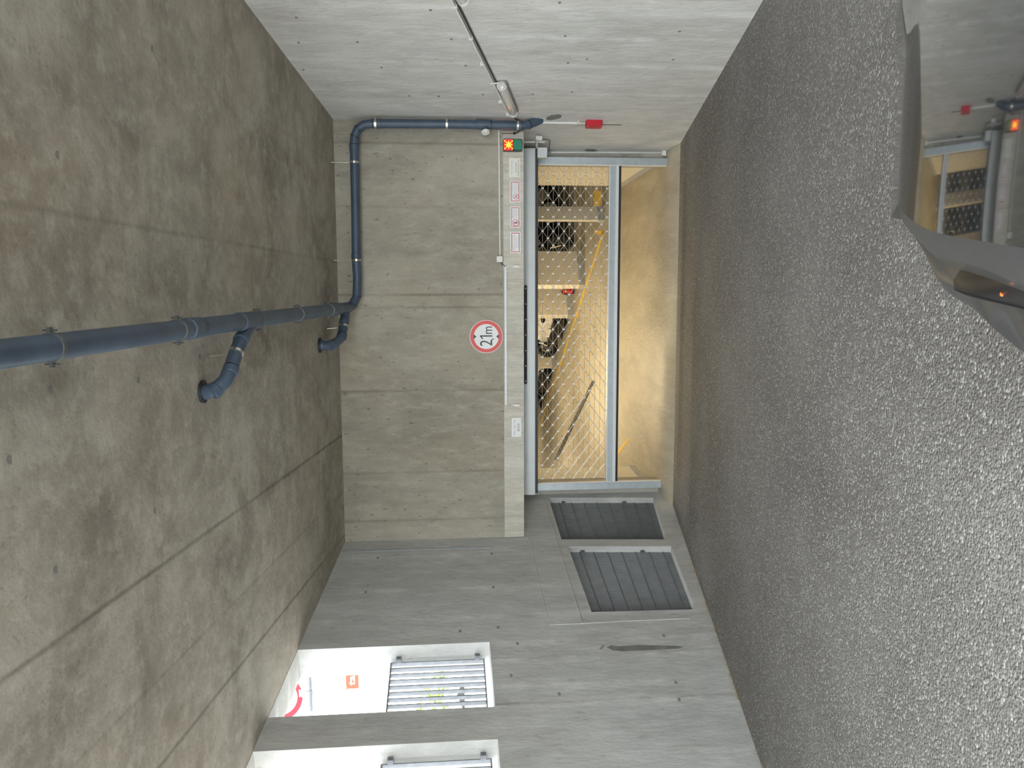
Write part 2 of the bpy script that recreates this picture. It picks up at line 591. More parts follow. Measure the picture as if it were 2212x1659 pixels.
M_HEADLAMP = mat('headlamp_glass', (.35, .36, .36, 1), .1, .4, coat=1.0, noise=.2, nscale=12)
M_YELLOW = mat('yellow_floor_paint', (.76, .50, .05, 1), .6, noise=.12, nscale=6)
M_RAIL = mat('darkened_railing_steel', (.20, .21, .225, 1), .5, .3, noise=.15, nscale=14)  # galvanised steel darkened so bars stay grey against overexposed daylight
M_ORANGE = mat('orange_sign', (.42, .05, .015, 1), .5, noise=.02, nscale=10)
M_MORTAR = mat('grey_mortar_patch', (.20, .195, .18, 1), .9, noise=.2, nscale=9)
M_HOLE = mat('tie_hole_plug', (.25, .24, .22, 1), .9, noise=.15, nscale=30)
M_GRASS = mat('dry_weed', (.33, .24, .11, 1), .8, noise=.3, nscale=30)
M_LEAF = mat('green_leaf', (.20, .30, .06, 1), .7, noise=.3, nscale=6)
M_GRATE = mat('dark_grating_steel', (.13, .137, .14, 1), .5, .1, noise=.12, nscale=9)
M_SHAFT = mat('pale_shaft_render', (.72, .73, .73, 1), .85, noise=.06, nscale=3)
M_FACADE = mat('grey_facade', (.45, .46, .48, 1), .8, noise=.05, nscale=3)
M_GROUND = mat('pale_paving', (.36, .355, .345, 1), .85, noise=.06, nscale=2)
M_WINDOWPANE = mat('dark_window_pane', (.05, .06, .07, 1), .1, noise=.1, nscale=3)

UX, UY, UZ = V((1, 0, 0)), V((0, 1, 0)), V((0, 0, 1))
# ------------------------------------------------------------------ setting
Y0, YA, YG, YC0 = -5.0, 10.45, 10.87, 1.2              # ramp start, asphalt edge, plane of the gate wall
# floor: asphalt ramp in strips
mb = MB()
ys = [Y0 + (YA - Y0) * i / 8 for i in range(9)]
mb.grid([[V((x, -40, floor_z(Y0))) for x in (-30, -8, 0, 5, 30)]] + [[V((x, y, floor_z(y))) for x in (xl(y) - .2, xl(y) * .5, 0, xr(y) * .5, xr(y) + .2)] for y in ys], smooth=False)
struct(mb.build('floor', M_ASPH), 'dark grey asphalt ramp sloping down to the gate')
mb = MB()
zA = floor_z(YA)
mb.grid([[V((-3.4, YA, zA)), V((2.5, YA, zA))], [V((-3.4, YA + .16, zA + .07)), V((2.5, YA + .16, zA + .07))], [V((-3.4, YG, 0)), V((2.5, YG, 0))], [V((-3.4, YG + .3, 0)), V((2.5, YG + .3, 0))]], smooth=False)
mb.grid([[V((-22, YG + .3, -.001)), V((16, YG + .3, -.001))], [V((-22, 40, -.001)), V((16, 40, -.001))]], smooth=False)
struct(mb.build('floor_garage', M_APRON), 'smooth yellowish concrete floor behind the gate')
# ceiling slab
mb = MB()
yc = [Y0, 2, YB + .4]
o0, o1 = [], []
for y in (YC0, YB + .3):
    o0 += [V((xl(y) - .03, y, ceil_z(y))), V((xr(y) + .4, y, ceil_z(y)))]
mb.hexa([o0[0], o0[1], o0[3], o0[2]] + [p + UZ * .35 for p in (o0[0], o0[1], o0[3], o0[2])])
holes_mi = 1
for px, py in [(335, 1103), (110, 842), (432, 770), (300, 820), (122, 1230), (22, 993), (125, 335), (330, 106)]:
    p = on_ceil(px, py, .0015)
    mb.disc(p, UX, UY, .022, n=14, mi=1)
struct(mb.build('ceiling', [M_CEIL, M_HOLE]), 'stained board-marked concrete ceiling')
# back wall above the gate recess
ZBM = ZO - .972                              # underside of the beam
mb = MB()
mb.hexa([V((-3.5, YB, ZBM + .02)), V((2.4, YB, ZBM + .02)), V((2.4, 11.12, ZBM + .02)), V((-3.5, 11.12, ZBM + .02)),
         V((-3.5, YB, ZO + 1.7)), V((2.4, YB, ZO + 1.7)), V((2.4, 11.12, ZO + 1.7)), V((-3.5, 11.12, ZO + 1.7))])
for px, py in [(994, 312), (752, 449), (998, 457), (1000, 634), (1000, 667), (767, 845), (1003, 838), (772, 1018), (1005, 1012), (775, 1123)]:
    p = on_back(px, py, YB - .0015)
    mb.ring(p, UX, UZ, .010, .017, n=18, mi=1)
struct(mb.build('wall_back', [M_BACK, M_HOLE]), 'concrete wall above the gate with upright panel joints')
mb = MB()
mb.hexa([V((-3.125, YB - .025, ZBM)), V((2.02, YB - .025, ZBM)), V((2.02, YB + .35, ZBM)), V((-3.125, YB + .35, ZBM)),
         V((-3.125, YB - .025, ZO - .717)), V((2.02, YB - .025, ZO - .717)), V((2.02, YB + .35, ZO - .717)), V((-3.125, YB + .35, ZO - .717))])
struct(mb.build('trim_1', M_BEAM), 'pale concrete beam across the top of the gate opening')
# right wall
mb = MB()
a, bq = V((xr(Y0), Y0, 0)), V((xr(11.0), 11.0, 0))
th = -IN_R * .35
mb.hexa([a + UZ * -.5, bq + UZ * -.5, bq + th + UZ * -.5, a + th + UZ * -.5, a + UZ * 7, bq + UZ * 5, bq + th + UZ * 5, a + th + UZ * 7])
for px, py in [(975, 85), (1221, 78), (930, 22), (1209, 6), (1006, 142), (1227, 136), (1043, 204), (1151, 204), (1236, 199), (948, 208), (640, 38), (645, 92), (772, 91), (655, 151), (824, 146), (884, 207), (947, 208), (1468, 68), (1454, 129), (1268, 128)]:
    mb.disc(on_right(px, py, .0015), AL_R, UZ, .020, .014, n=14, mi=2)
for pts in ([(1180, 254), (1190, 249), (1205, 247), (1214, 249), (1211, 255), (1200, 258), (1188, 260), (1180, 259)], [(1262, 325), (1268, 322), (1282, 322), (1293, 325), (1282, 328), (1268, 328)]):
    mb.add([on_right(p[0], p[1], .002) for p in pts], [list(range(len(pts)))], 1)
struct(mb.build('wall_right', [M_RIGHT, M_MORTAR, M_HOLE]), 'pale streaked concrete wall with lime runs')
# left wall with window openings and two vent openings
TH = .35
PER, WFAR, WNEAR, SILL = 1.29, 7.712, 6.806, ZO - .405


def left3(y, z, k):
    p = V((xl(y), y, z))
    return p + OUT_L * TH if k else p


YL1 = 10.95
outer = [(Y0, -.4), (YL1, -.4), (YL1, ceil_z(YL1) + .5), (Y0, ceil_z(Y0) + .5)]
loops = [outer]
WIN = []
for k in range(7):
    f, n = WFAR - PER * k, WNEAR - PER * k
    WIN.append((n, f))
    loops.append([(n, SILL), (f, SILL), (f, ceil_z(f) - .004), (n, ceil_z(n) - .004)])
VENT = []
for q in ([(1185, 1075), (1412, 1075), (1440, 1165), (1213, 1165)], [(1227, 1180), (1450, 1180), (1503, 1316), (1278, 1322)]):
    P = [on_left(*c) for c in q]             # far top, far bottom, near bottom, near top
    VENT.append(P)
    loops.append([(p.y, p.z) for p in P])
mb = MB().poly(loops, left3, TH)
for px, py in [(1118, 1390), (1434, 1373), (1460, 1474), (1467, 1511), (1104, 1459), (1208, 1499), (1076, 1355), (994, 1363), (1062, 1196), (816, 1205), (1066, 1268), (790, 1279)]:
    mb.disc(on_left(px, py, -.0015), AL_L, UZ, .026, .016, n=14, mi=2)
pts = [(1310, 1398), (1320, 1394), (1340, 1396), (1380, 1393), (1420, 1394), (1460, 1395), (1477, 1397), (1465, 1401), (1430, 1403), (1390, 1405), (1345, 1407), (1325, 1405)]
mb.add([on_left(p[0], p[1], -.002) for p in pts], [list(range(len(pts)))], 1)
mb.add([on_left(p[0], p[1], -.002) for p in [(1295, 1402), (1303, 1393), (1306, 1394), (1300, 1402)]], [(0, 1, 2, 3)], 1)
struct(mb.build('wall_left', [M_LEFT, M_MORTAR, M_HOLE]), 'grey concrete wall with tall openings and two floor vents')
# cast ridges on the left wall
for i, (pp, r) in enumerate([([(1163, 1062), (1175, 1080), (1206, 1180), (1232, 1262), (1258, 1347)], .012), ([(1140, 1162), (1148, 1180), (1163, 1250), (1183, 1338)], .008), ([(1188, 1350), (1258, 1347), (1340, 1342), (1490, 1336)], .008)]):
    struct(MB().tube([on_left(a_, b_, 0) for a_, b_ in pp], r, 8).build('trim_%d' % (i + 2), M_LEFT), None)
# wall that carries the gate: two piers and the head behind the housing
GX0, GX1 = -2.70, 1.83
mb = MB()
for x0, x1 in ((-3.5, GX0), (GX1, 2.4)):
    mb.box(((x0 + x1) / 2, YG + .125, 1.0), x1 - x0, .25, 2.6)
mb.box(((GX0 + GX1) / 2, YG + .125, 2.06), GX1 - GX0 + .02, .25, .5)
struct(mb.build('wall_gate', M_PLAIN), 'concrete piers either side of the gate')
# deck behind the gate
mb = MB()
mb.box((-3, 26, 2.45), 38, 30, .2)
struct(mb.build('ceiling_garage', M_CREAM), 'cream ceiling of the parking deck')
mb = MB()
for c, sx, sy in (((-3, 40.1, 1.3), 38, .2), ((-22, 25.5, 1.3), .2, 29.4), ((16, 25.5, 1.3), .2, 29.4), ((-12.6, 11.0, 1.3), 18.2, .24), ((9.2, 11.0, 1.3), 13.6, .24)):
    mb.box(V(c) - UZ * .08, sx, sy, 2.44)
struct(mb.build('wall_garage', M_CREAM), 'cream outer walls of the parking deck')


def stub(name, p0, p1, th, h=2.36, lab=None):
    p0, p1 = V((p0[0], p0[1], 0)), V((p1[0], p1[1], 0))
    d = (p1 - p0).normalized()
    n = V((-d.y, d.x, 0)) * th
    mb = MB().hexa([p0, p1, p1 + n, p0 + n] + [q + UZ * h for q in (p0, p1, p1 + n, p0 + n)])
    sg = 1 if th > 0 else -1
    mb.hexa([p0 - n.normalized() * .012, p1 - n.normalized() * .012 + d * .012, p1 + n + d * .012, p0 + n] + [q + UZ * .11 for q in (p0 - n.normalized() * .012, p1 - n.normalized() * .012 + d * .012, p1 + n + d * .012, p0 + n)], 1)
    return struct(mb.build(name, [M_CREAM, M_PLINTH]), lab)


ra, rb, rc = on_z(1440, 366), on_z(1388, 376), on_z(1345, 410)
stub('wall_garage_right', (1.90, YG + .25), (1.90, rc.y), -.25, lab='short cream wall just inside the gate on the right')
la = on_z(1372, 993)
stub('wall_garage_left', (-2.86, YG + .25), (-2.80, la.y), .25, lab='short cream wall just inside the gate on the left')
AIS = V((-.467, .884, 0)).normalized()
BAY = V((.884, .467, 0)).normalized()
PIERS = []
for i, (px, py, wd, th) in enumerate([(1297, 475, .30, .07), (1255, 615, .86, .19), (1229, 680, .76, .19), (1193, 792, .72, .12)]):
    e = on_z(px + 8, py)                     # near corner at the aisle
    PIERS.append(e)
    mb = MB()
    c = [e, e + BAY * wd, e + BAY * wd + AIS * th, e + AIS * th]
    mb.hexa([q for q in c] + [q + UZ * 2.36 for q in c])
    g = .012
    c2 = [e - BAY * g - AIS * g, e + BAY * (wd + g) - AIS * g, e + BAY * (wd + g) + AIS * (th + g), e - BAY * g + AIS * (th + g)]
    mb.hexa(c2 + [q + UZ * .12 for q in c2], 1)
    struct(mb.build('pillar', [M_CREAM, M_PLINTH]), ['slim cream pillar nearest the gate', 'wide cream pillar beside the extinguisher', 'cream pillar beside the first white car', 'cream pillar between the two white cars'][i])
bw0 = PIERS[1] + BAY * 5.0
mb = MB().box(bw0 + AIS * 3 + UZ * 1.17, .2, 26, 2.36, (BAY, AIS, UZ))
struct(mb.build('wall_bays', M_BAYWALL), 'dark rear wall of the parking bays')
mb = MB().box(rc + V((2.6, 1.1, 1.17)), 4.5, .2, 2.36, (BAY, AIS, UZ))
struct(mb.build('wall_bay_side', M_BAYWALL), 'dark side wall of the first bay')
# ground outside, light wells of the vents
WELL = 1.25
mb = MB()
GZ = SILL - .10
wy0, wy1 = 7.9, 10.95


def lp(y, o, z): return V((xl(y), y, z)) + OUT_L * o


for (ya, yb_, oa, ob) in ((-6, wy0, TH, 30), (wy0, wy1, TH + WELL, 30), (wy1, 30, TH, 30)):
    q = [lp(ya, oa, GZ), lp(yb_, oa, GZ), lp(yb_, ob, GZ), lp(ya, ob, GZ)]
    mb.hexa([p - UZ * .05 for p in q] + q)
struct(mb.build('ground', M_GROUND), 'pale paving outside the openings')
mb = MB()
for (ya, yb_, oa, ob) in ((wy0 - .1, wy1 + .1, TH + WELL, TH + WELL + .1), (wy0 - .1, wy0, TH, TH + WELL), (wy1, wy1 + .1, TH, TH + WELL), (9.42, 9.60, TH, TH + WELL)):
    q = [lp(ya, oa, -.2), lp(yb_, oa, -.2), lp(yb_, ob, -.2), lp(ya, ob, -.2)]
    mb.hexa(q + [p + UZ * (GZ + .2 - .06) for p in q])
q = [lp(wy0, TH, -.25), lp(wy1, TH, -.25), lp(wy1, TH + WELL, -.25), lp(wy0, TH + WELL, -.25)]
mb.hexa(q + [p + UZ * .08 for p in q])
struct(mb.build('wall_light_well', M_SHAFT), 'rendered light well behind the floor vents')
# vent gratings: close upright flat bars with cross rods
for vi, P in enumerate(VENT):
    ft, fb, nb_, nt_ = P
    root = thing('vent_grating', ['steel bar grating in the deeper floor vent, next to the gate', 'steel bar grating in the nearer floor vent, left of the other'][vi], 'grating', (fb + nb_) / 2 + OUT_L * .1, 'floor vent gratings')
    o = OUT_L * .10
    nbar = 38
    mb = MB()
    for i in range(nbar + 1):
        t = i / nbar
        a_, b_ = ft.lerp(nt_, t) + o, fb.lerp(nb_, t) + o
        c = (a_ + b_) / 2
        z = (a_ - b_)
        mb.box(c, .004, .025, z.length, (AL_L, OUT_L, z.normalized()))
    mb.build('flat_bars', M_GRATE, root)
    nr = [8, 7][vi]
    for i in range(nr):
        t = (i + .85) / (nr + .4)
        a_, b_ = ft.lerp(fb, t) + o - OUT_L * .014, nt_.lerp(nb_, t) + o - OUT_L * .014
        MB().cyl(a_, b_, .0065, 8).build('cross_rod', M_GRATE, root)
    mb = MB()
    for t in (.14, .72):
        p = ft.lerp(fb, t) + o - OUT_L * .03 - AL_L * .03
        mb = MB().box(p, .05, .03, .05, (AL_L, OUT_L, UZ))
        mb.build('fixing_clip', M_GRATE, root)
# window railings in the openings
NW = 0
for wi, (n, f) in enumerate(WIN[:2]):
    b0, b1 = lp(f - .03, .21, SILL), lp(n + .03, .21, SILL)
    root = thing('window_railing', ['galvanised bar railing in the fully visible tall window opening', 'galvanised bar railing in the window opening cut by the photo edge', 'galvanised bar railing in the third window opening', 'galvanised bar railing in the fourth window opening'][wi], 'railing', (b0 + b1) / 2, 'window railings')
    zlo, zhi = SILL + .06, SILL + 1.03
    for zz, nm in ((zlo, 'bottom_rail'), (zhi, 'top_rail')):
        c = (b0 + b1) / 2
        MB().box(V((c.x, c.y, zz)), (b1 - b0).length, .045, .012, (AL_L, OUT_L, UZ)).build(nm, M_RAIL, root)
    nbars = 11
    for i in range(nbars):
        c = b0.lerp(b1, i / (nbars - 1))
        MB().box(V((c.x, c.y, (zlo + zhi) / 2)), .010, .045, zhi - zlo, (AL_L, OUT_L, UZ)).build('bar', M_RAIL, root)
    for zz in (zlo + .07, zhi - .08):
        for e, sgn in ((b0, 1), (b1, -1)):
            mb = MB().box(V((e.x, e.y, zz)) + AL_L * .015 * sgn - OUT_L * .045, .05, .006 + .05, .05, (AL_L, OUT_L, UZ))
            bo = mb.build('bracket', M_RAIL, root)
            p = V((e.x, e.y, zz)) + AL_L * .010 * sgn - OUT_L * .075
            MB().cyl(p, p - AL_L * .012 * sgn + OUT_L * .0, .010, 10).build('bolt', M_ZINCDARK, bo).location = p * 0 - V(bo.parent.location) * 0 + (V((0, 0, 0)) - V(bo.location) - V(root.location))
# ------------------------------------------------------------------ roller gate
root = thing('roller_gate', 'roller grille gate half open with silver guide rails and grey housing', 'gate', (-.4, YG, 0))
GY = 10.80
MB().box((1.855, GY + .02, 1.0), .094, .11, 2.02).build('guide_rail', M_GALV, root)
MB().box((-2.735, GY + .02, 1.0), .094, .11, 2.02).build('guide_rail', M_GALV, root)
for sx, x in ((1, 1.800), (-1, -2.678)):
    MB().box((x, GY - .005, 1.0), .012, .07, 2.0).build('rail_lip', M_CLIP, root)
# housing: sheet metal box with a curved front
HY = 10.5
pts = []
zt, zb = ZO - 1.00, ZO - 1.206
for i in range(7):
    t = i / 6
    pts.append((HY + .035 * (1 - sin(pi / 2 * min(1, t * 1.3))), zt + (zb - zt) * t))
pts += [(HY + .03, zb - .002), (10.74, zb - .002), (10.74, zt)]
MB().prism(pts, V((-2.772, 0, 0)), UY, UZ, V((4.738, 0, 0))).build('housing', M_HOUS, root)
MB().box((-.40, 10.62, zb - .022), 4.72, .15, .045).build('housing_shadow_gap', M_DARK, root)  # dark box in place of the shadow gap below the housing
p = on_back(1170, 332, 10.5)
MB().bbox(p, .13, .16, .125, .012).build('motor_box', M_HOUS, root)
bar_z0, bar_z1 = ZO - 2.405, ZO - 2.27
xm, xw = (-2.678 + 1.800) / 2, 1.800 + 2.678
MB().box((xm, GY, (bar_z0 + bar_z1) / 2), xw, .045, bar_z1 - bar_z0).build('bottom_bar', M_GALV, root)
bb = MB().box((xm, GY - .028, bar_z1 - .008), xw, .02, .012).box((xm, GY - .030, bar_z0 + .018), xw, .03, .034)
bb.build('bar_edging', M_CLIP, root)
MB().box((xm, GY, bar_z0 - .018), xw, .05, .036).build('rubber_seal', M_RUBBER, root)
PZ, PX_ = .0755, .0975
zr = lambda i: ZO - 1.342 - PZ * i
xc = lambda j: 1.68 - PX_ * j
NJ = 45
for i in range(-1, 13):
    MB().cyl((1.80, GY, zr(i)), (-2.678, GY, zr(i)), .0028, 6).build('cross_rod', M_WIRE, root)
mb = MB()
for j in range(-1, NJ + 1):
    for i in range(-1, 13):
        if (i + j) % 2:
            continue
        for dj in (1, -1):
            x2 = xc(j + dj)
            if i + 1 <= 12 and -2.68 < x2 < 1.81 and -2.68 < xc(j) < 1.81:
                mb.tube([(xc(j), GY - .006, zr(i)), (x2, GY - .006, zr(i + 1))], .0036, 5, caps=False)
mb.build('diagonal_links', M_WIRE, root)
clips = [(j, i) for j in range(NJ) for i in range(-1, 13) if (i + j) % 2 == 0]
mbx = MB()
clip0 = MB().bbox((xc(0), GY - .012, zr(0)), .016, .014, .033, .004).build('link_clip', M_CLIP, root)
for q, (j, i) in enumerate(clips):
    if q < 100:
        if (j, i) == (0, 0):
            continue
        c = clip0.copy()
        COL.objects.link(c)
        c.location = clip0.location + V((xc(j) - xc(0), 0, zr(i) - zr(0)))
    else:
        mbx.bbox((xc(j), GY - .012, zr(i)), .016, .014, .033, .004)
mbx.build('link_clips', M_CLIP, root)['kind'] = 'stuff'
# dark rail with bright screws in front of the housing
a_, b_ = on_back(1135.5, 618, 10.46), on_back(1135.5, 828, 10.46)
root = thing('buffer_strip', 'long dark strip with bright screws hung under the beam before the housing', 'strip', (a_ + b_) / 2)
MB().tube([a_ + UX * .012, a_, b_, b_ - UX * .012], [.008, .019, .019, .008], 12).build('strip', M_DARK, root)
for k in range(7):
    p = a_.lerp(b_, (k + .15) / 6.3)
    MB().cyl(p - UY * .022, p - UY * .017, .007, 8).build('screw', M_CLIP, root)
# ------------------------------------------------------------------ drain pipe
RP, RS = .064, .053
A0 = V((-.36, -3.0, 0)); A0.z = ceil_z(A0.y) - .19
A1 = on_ceil(752, 664, .19)
d = (A1 - on_ceil(60, 757, .19)).normalized()
A0 = A1 - d * 13.0
root = thing('drain_pipe', 'blue grey plastic drain pipe along ceiling and back wall with two branches', 'pipe', (A1.x, A1.y, A1.z))


def at_y(y):
    return A0 + d * ((y - A0.y) / d.y)


MB().cyl(A0, A1, RP, 28).build('main_pipe', M_PIPE, root)
for y0, y1 in ((5.15, 5.35), (6.03, 6.40), (8.75, 9.0)):
    q0, q1 = at_y(y0), at_y(y1)
    MB().tube([q0, q0 + d * .005, q0 + d * .02, q0 + d * .026, q0 + d * .05, q1 - d * .01, q1], [RP, RP + .007, RP + .010, RP + .007, RP + .006, RP + .006, RP], 28).build('socket', M_PIPE, root)


def clamp(c, ax, r, m, rod_to=None, side=None, lugs=True):
    ax = V(ax).normalized()
    q = MB().tube([V(c) - ax * .012, V(c) - ax * .0119, V(c) + ax * .0119, V(c) + ax * .012], [r, r + .007, r + .007, r], 28)
    o = q.build('clamp', m, root)
    if lugs:
        sd = V(side) if side is not None else ax.cross(UZ).normalized()
        up = sd.cross(ax)
        for sg in (1, -1):
            p = V(c) + sd * (r + .016) * sg
            b = MB().box(p, .028, .026, .016, (sd, ax, up)).cyl(p - up * .035, p + up * .035, .005, 8)
            bo = b.build('clamp_bolt', m, o)
            bo.location = -V(o.location) - V(root.location)
    if rod_to is not None:
        bo = MB().cyl(V(c) + (V(rod_to) - V(c)).normalized() * (r + .005), rod_to, .006, 8).build('hanger_rod', M_CHROME, o)
        bo.location = -V(o.location) - V(root.location)
    return o


for y in (1.9, 3.75, 5.02, 6.42, 7.47, 8.57):
    c = at_y(y)
    clamp(c, d, RP, M_ZINCDARK, V((c.x, c.y, ceil_z(c.y))))


def pipe_run(pts, r, name='branch_pipe', bends=True):
    pts = [V(p) for p in pts]
    MB().tube(pts, r, 24).build(name, M_PIPE, root)


def seal(p, ax, r):
    ax = V(ax).normalized()
    MB().tube([V(p) - ax * .004, V(p) + ax * .004], r, 24).build('seal_ring', M_SEAL, root)


def sock(p, ax, r, l=.07):
    ax = V(ax).normalized()
    MB().tube([V(p), V(p) + ax * .006, V(p) + ax * (l - .004), V(p) + ax * l], [r, r + .006, r + .005, r + .001], 24).build('socket', M_PIPE, root)


for q, fl in (([(437, 846), (452, 845), (470, 838), (487, 822), (500, 793), (509, 763), (524, 728), (541, 700)], 0), ([(690, 746), (704, 747), (720, 743), (733, 734), (739, 722), (742, 706), (744, 690), (747, 668)], 1)):
    drops = [0, .07, .135, .175, .188, .19, .19, .19]
    P = [on_ceil(a_, b_, dr) for (a_, b_), dr in zip(q, drops)]
    # soften into a smooth run
    S = []
    for i in range(len(P) - 1):
        S += [P[i].lerp(P[i + 1], t) for t in (0, .5)]
    S.append(P[-1])
    pipe_run(S, RS)
    sock(P[0] - UZ * .005, -UZ, RS, .05)
    for i in (2, 4, 6):
        seal(P[i], P[i + 1] - P[i - 1], RS + .003)
        sock(P[i], P[i] - P[i + 1], RS, .06)
    MB().cyl(P[0] + UZ * .004, P[0] - UZ * .018, .085, 28).build('flange', M_SEAL, root)
    c = P[5]
    clamp(c, P[6] - P[4], RS, M_CHROME, c + V((-.02, .0, ceil_z(c.y) - c.z)) , lugs=False)
# run along the back wall
YP = 9.58
E0 = on_back(768, 655, YP)
pts = [A1 - d * .05, A1, A1.lerp(E0, .6) , on_back(771, 640, YP), on_back(772, 600, YP), on_back(769.5, 560, YP), on_back(768, 450, YP), on_back(765, 312, YP), on_back(766, 295, YP), on_back(773, 279, YP), on_back(787, 269, YP), on_back(805, 267, YP), on_back(960, 268, YP), on_back(1128, 271, YP), on_back(1142, 269, YP), on_right(1158, 263, .03), on_right(1167, 258, -.01)]
MB().tube(pts, [RP, RP, RS + .006] + [RS] * (len(pts) - 3), 26).build('wall_pipe', M_PIPE, root)
for i, k in ((3, 4), (5, 6), (7, 6), (8, 9), (9, 10), (11, 12), (13, 12), (14, 15)):
    seal(pts[i], pts[k] - pts[i], RS + .004)
for i, k, l in ((7, 6, .08), (11, 12, .10), (13, 12, .06), (5, 6, .07)):
    sock(pts[i], pts[k] - pts[i], RS, l)
sock(on_back(1028, 268.5, YP), -UZ, RS, .17)
seal(on_back(1061, 269, YP), UZ, RS + .007)
tp = on_back(1047, 272, YP)
dirc = V((-.93, -.34, -.1)).normalized()
MB().tube([tp, tp + dirc * .075], [RS * .9, RS * .8], 20).build('inspection_tee', M_PIPE, root)
MB().tube([tp + dirc * .072, tp + dirc * .078, tp + dirc * .1], [.050, .054, .046], 24).box(tp + dirc * .104, .05, .014, .016, (dirc.cross(UZ).normalized(), dirc, dirc.cross(UZ).normalized().cross(dirc))).build('inspection_cap', M_WHITE, root, 'white screw cap')
for px, py, wall in ((770, 562, 0), (765.5, 351, 0), (811, 267, 1), (965, 268, 1), (1118, 271, 1)):
    c = on_back(px, py, YP)
    ax = UX if not wall else UZ
    if wall:
        rt = c - IN_R * 0 + V((xr(c.y) - c.x, .0, 0))
    else:
        rt = V((c.x, c.y, ceil_z(c.y)))
    clamp(c, ax, RS, M_CHROME, rt, lugs=False)
# ------------------------------------------------------------------ electrical things on the right wall
c0, c1, c2 = on_right(960, -30, .02), on_right(1062, 180, .02), on_right(1101, 250, .02)
root = thing('cable_conduit', 'grey cable conduit slanting down the right wall beside the tube lamps', 'conduit', c1)
up_ = (c2 - c0).normalized().cross(IN_R).normalized()
c00 = c0 - (c2 - c0).normalized() * 2.0
MB().cyl(c00, c2, .011, 10).build('tube', M_WHITE, root)
MB().cyl(c00 + up_ * -.032 + IN_R * -.006, c2 + up_ * -.032 + IN_R * -.006, .010, 8).build('cable', M_DARK, root, 'dark cable')  # dark rod standing in for the shaded side of the conduit
for px, py in ((983, 14), (1017, 83), (1042, 138), (1081, 220), (1097, 247)):
    MB().box(on_right(px, py, .018), .014, .036, .040, ((c2 - c0).normalized(), IN_R, up_)).build('saddle', M_WHITE, root)
p0, p1 = on_right(1060, 181, .022), on_right(1079, 179, .03)
MB().tube([p0, p1], .009, 8).build('spur', M_WHITE, root)
p = c2
MB().tube([p, p + V((.0, .03, -.05)), on_right(1113, 257, .05), on_back(1124, 261, 9.63)], .008, 8).build('cable_tail', M_DARK, root)
for li, (a_, b_) in enumerate((((1084, 186), (1109, 244)), ((962, -50), (1001, 0)))):
    q0, q1 = on_right(*a_, .055), on_right(*b_, .055)
    dd = (q1 - q0).normalized()
    sd = dd.cross(IN_R).normalized()
    root = thing('tube_lamp', ['unlit tubular wall lamp above the red box, red signal mirrored in its cover', 'unlit tubular wall lamp cut off by the photo edge'][li], 'lamp', (q0 + q1) / 2, 'tube lamps on the right wall')
    MB().tube([q0 - dd * .035, q0 - dd * .025, q0, q1, q1 + dd * .025, q1 + dd * .035], [.02, .042, .05, .05, .042, .02], 20).build('cover', M_DIFF, root)
    c = (q0 + q1) / 2 - IN_R * .030 - sd * .012
    MB().box(c, (q1 - q0).length + .04, .05, .085, (dd, IN_R, sd)).build('body', M_LAMPBASE, root)
    for e in (q0, q1):
        MB().tube([e - dd * .012, e + dd * .012], .053, 20).build('end_ring', M_WHITE, root)
# red call box with its conduit
rb = on_right(1282.5, 268.5, .035)
root = thing('fire_alarm_box', 'red alarm box on the pale right wall left of the gate rail height', 'alarm box', rb)
root['label'] = 'small red alarm box fixed to the pale right wall'
h_ = on_right(1297, 268, 0).z - on_right(1268, 268, 0).z
MB().bbox(rb, .125, .07, .20, .015, (AL_R, IN_R, UZ)).build('case', M_RED, root)
MB().bbox(rb + IN_R * .036, .085, .006, .10, .01, (AL_R, IN_R, UZ)).build('cover_plate', M_RED, root)
root = thing('white_conduit', 'white cable conduit between the pipe end and the red alarm box', 'conduit', on_right(1210, 265))
MB().cyl(on_right(1172, 264.5, .015), on_right(1254, 266, .015), .015, 10).build('tube', M_WHITE, root)
MB().cyl(on_right(1254, 266, .012), on_right(1268, 266.5, .012), .007, 8).build('cable', M_WHITE, root)
MB().box(on_right(1249, 264, .02), .045, .035, .014, (AL_R, IN_R, UZ)).build('saddle', M_WHITE, root)
tag(MB().cyl(on_right(1297, 269.5, .004), on_right(1342, 270, .004), .004, 6).build('thin_cable', M_DARK), 'thin dark cable hanging below the red alarm box', 'cable')
# black hook and cable under the pipe end
root = thing('cable_hook', 'black cable stub and hook below the pipe end above the signal', 'cable', on_back(1110, 288))
MB().cyl(on_back(1084, 288.5, YB - .035), on_back(1112, 288, YB - .035), .004, 6).build('cable', M_RUBBER, root)
MB().sphere(on_back(1111, 288, YB - .045), .016, .016, .016, 10, 8).build('gland', M_RUBBER, root)
MB().tube([on_back(1111, 289, YB - .045), on_back(1117, 287, YB - .07), on_back(1124, 281, YB - .11)], .006, 8).build('hook', M_RUBBER, root)
# ------------------------------------------------------------------ signal lamp
FY = YB - .025
sc = on_back(1107, 315.5, FY)
root = thing('signal_lamp', 'two lens signal with lit red lens above a dark green lens', 'signal', sc)
MB().bbox(sc - UY * .03, .142, .06, .235, .015).build('case', M_DARK, root)
r0 = on_back(1097.5, 315.5, FY) - UY * .068
g0 = on_back(1117, 315.5, FY) - UY * .068
MB().bbox(r0, .122, .03, .116, .012).build('red_lens', M_LENSRED, root, 'lit red lens')
mb = MB()
st = []
for k in range(16):
    rr = .052 if k % 2 == 0 else .020
    st.append((rr * cos(2 * pi * k / 16), rr * sin(2 * pi * k / 16)))
mb.prism(st, r0 - UY * .016, UX, UZ, UY * -.002)
for a_, b_ in ((.045, .045), (-.045, .045), (-.045, -.045), (.045, -.045)):
    mb.box(r0 + V((a_, -.017, b_)), .012, .003, .012)
mb.build('glowing_star', M_LENSGLOW, root, 'glowing yellow star in the red lens')
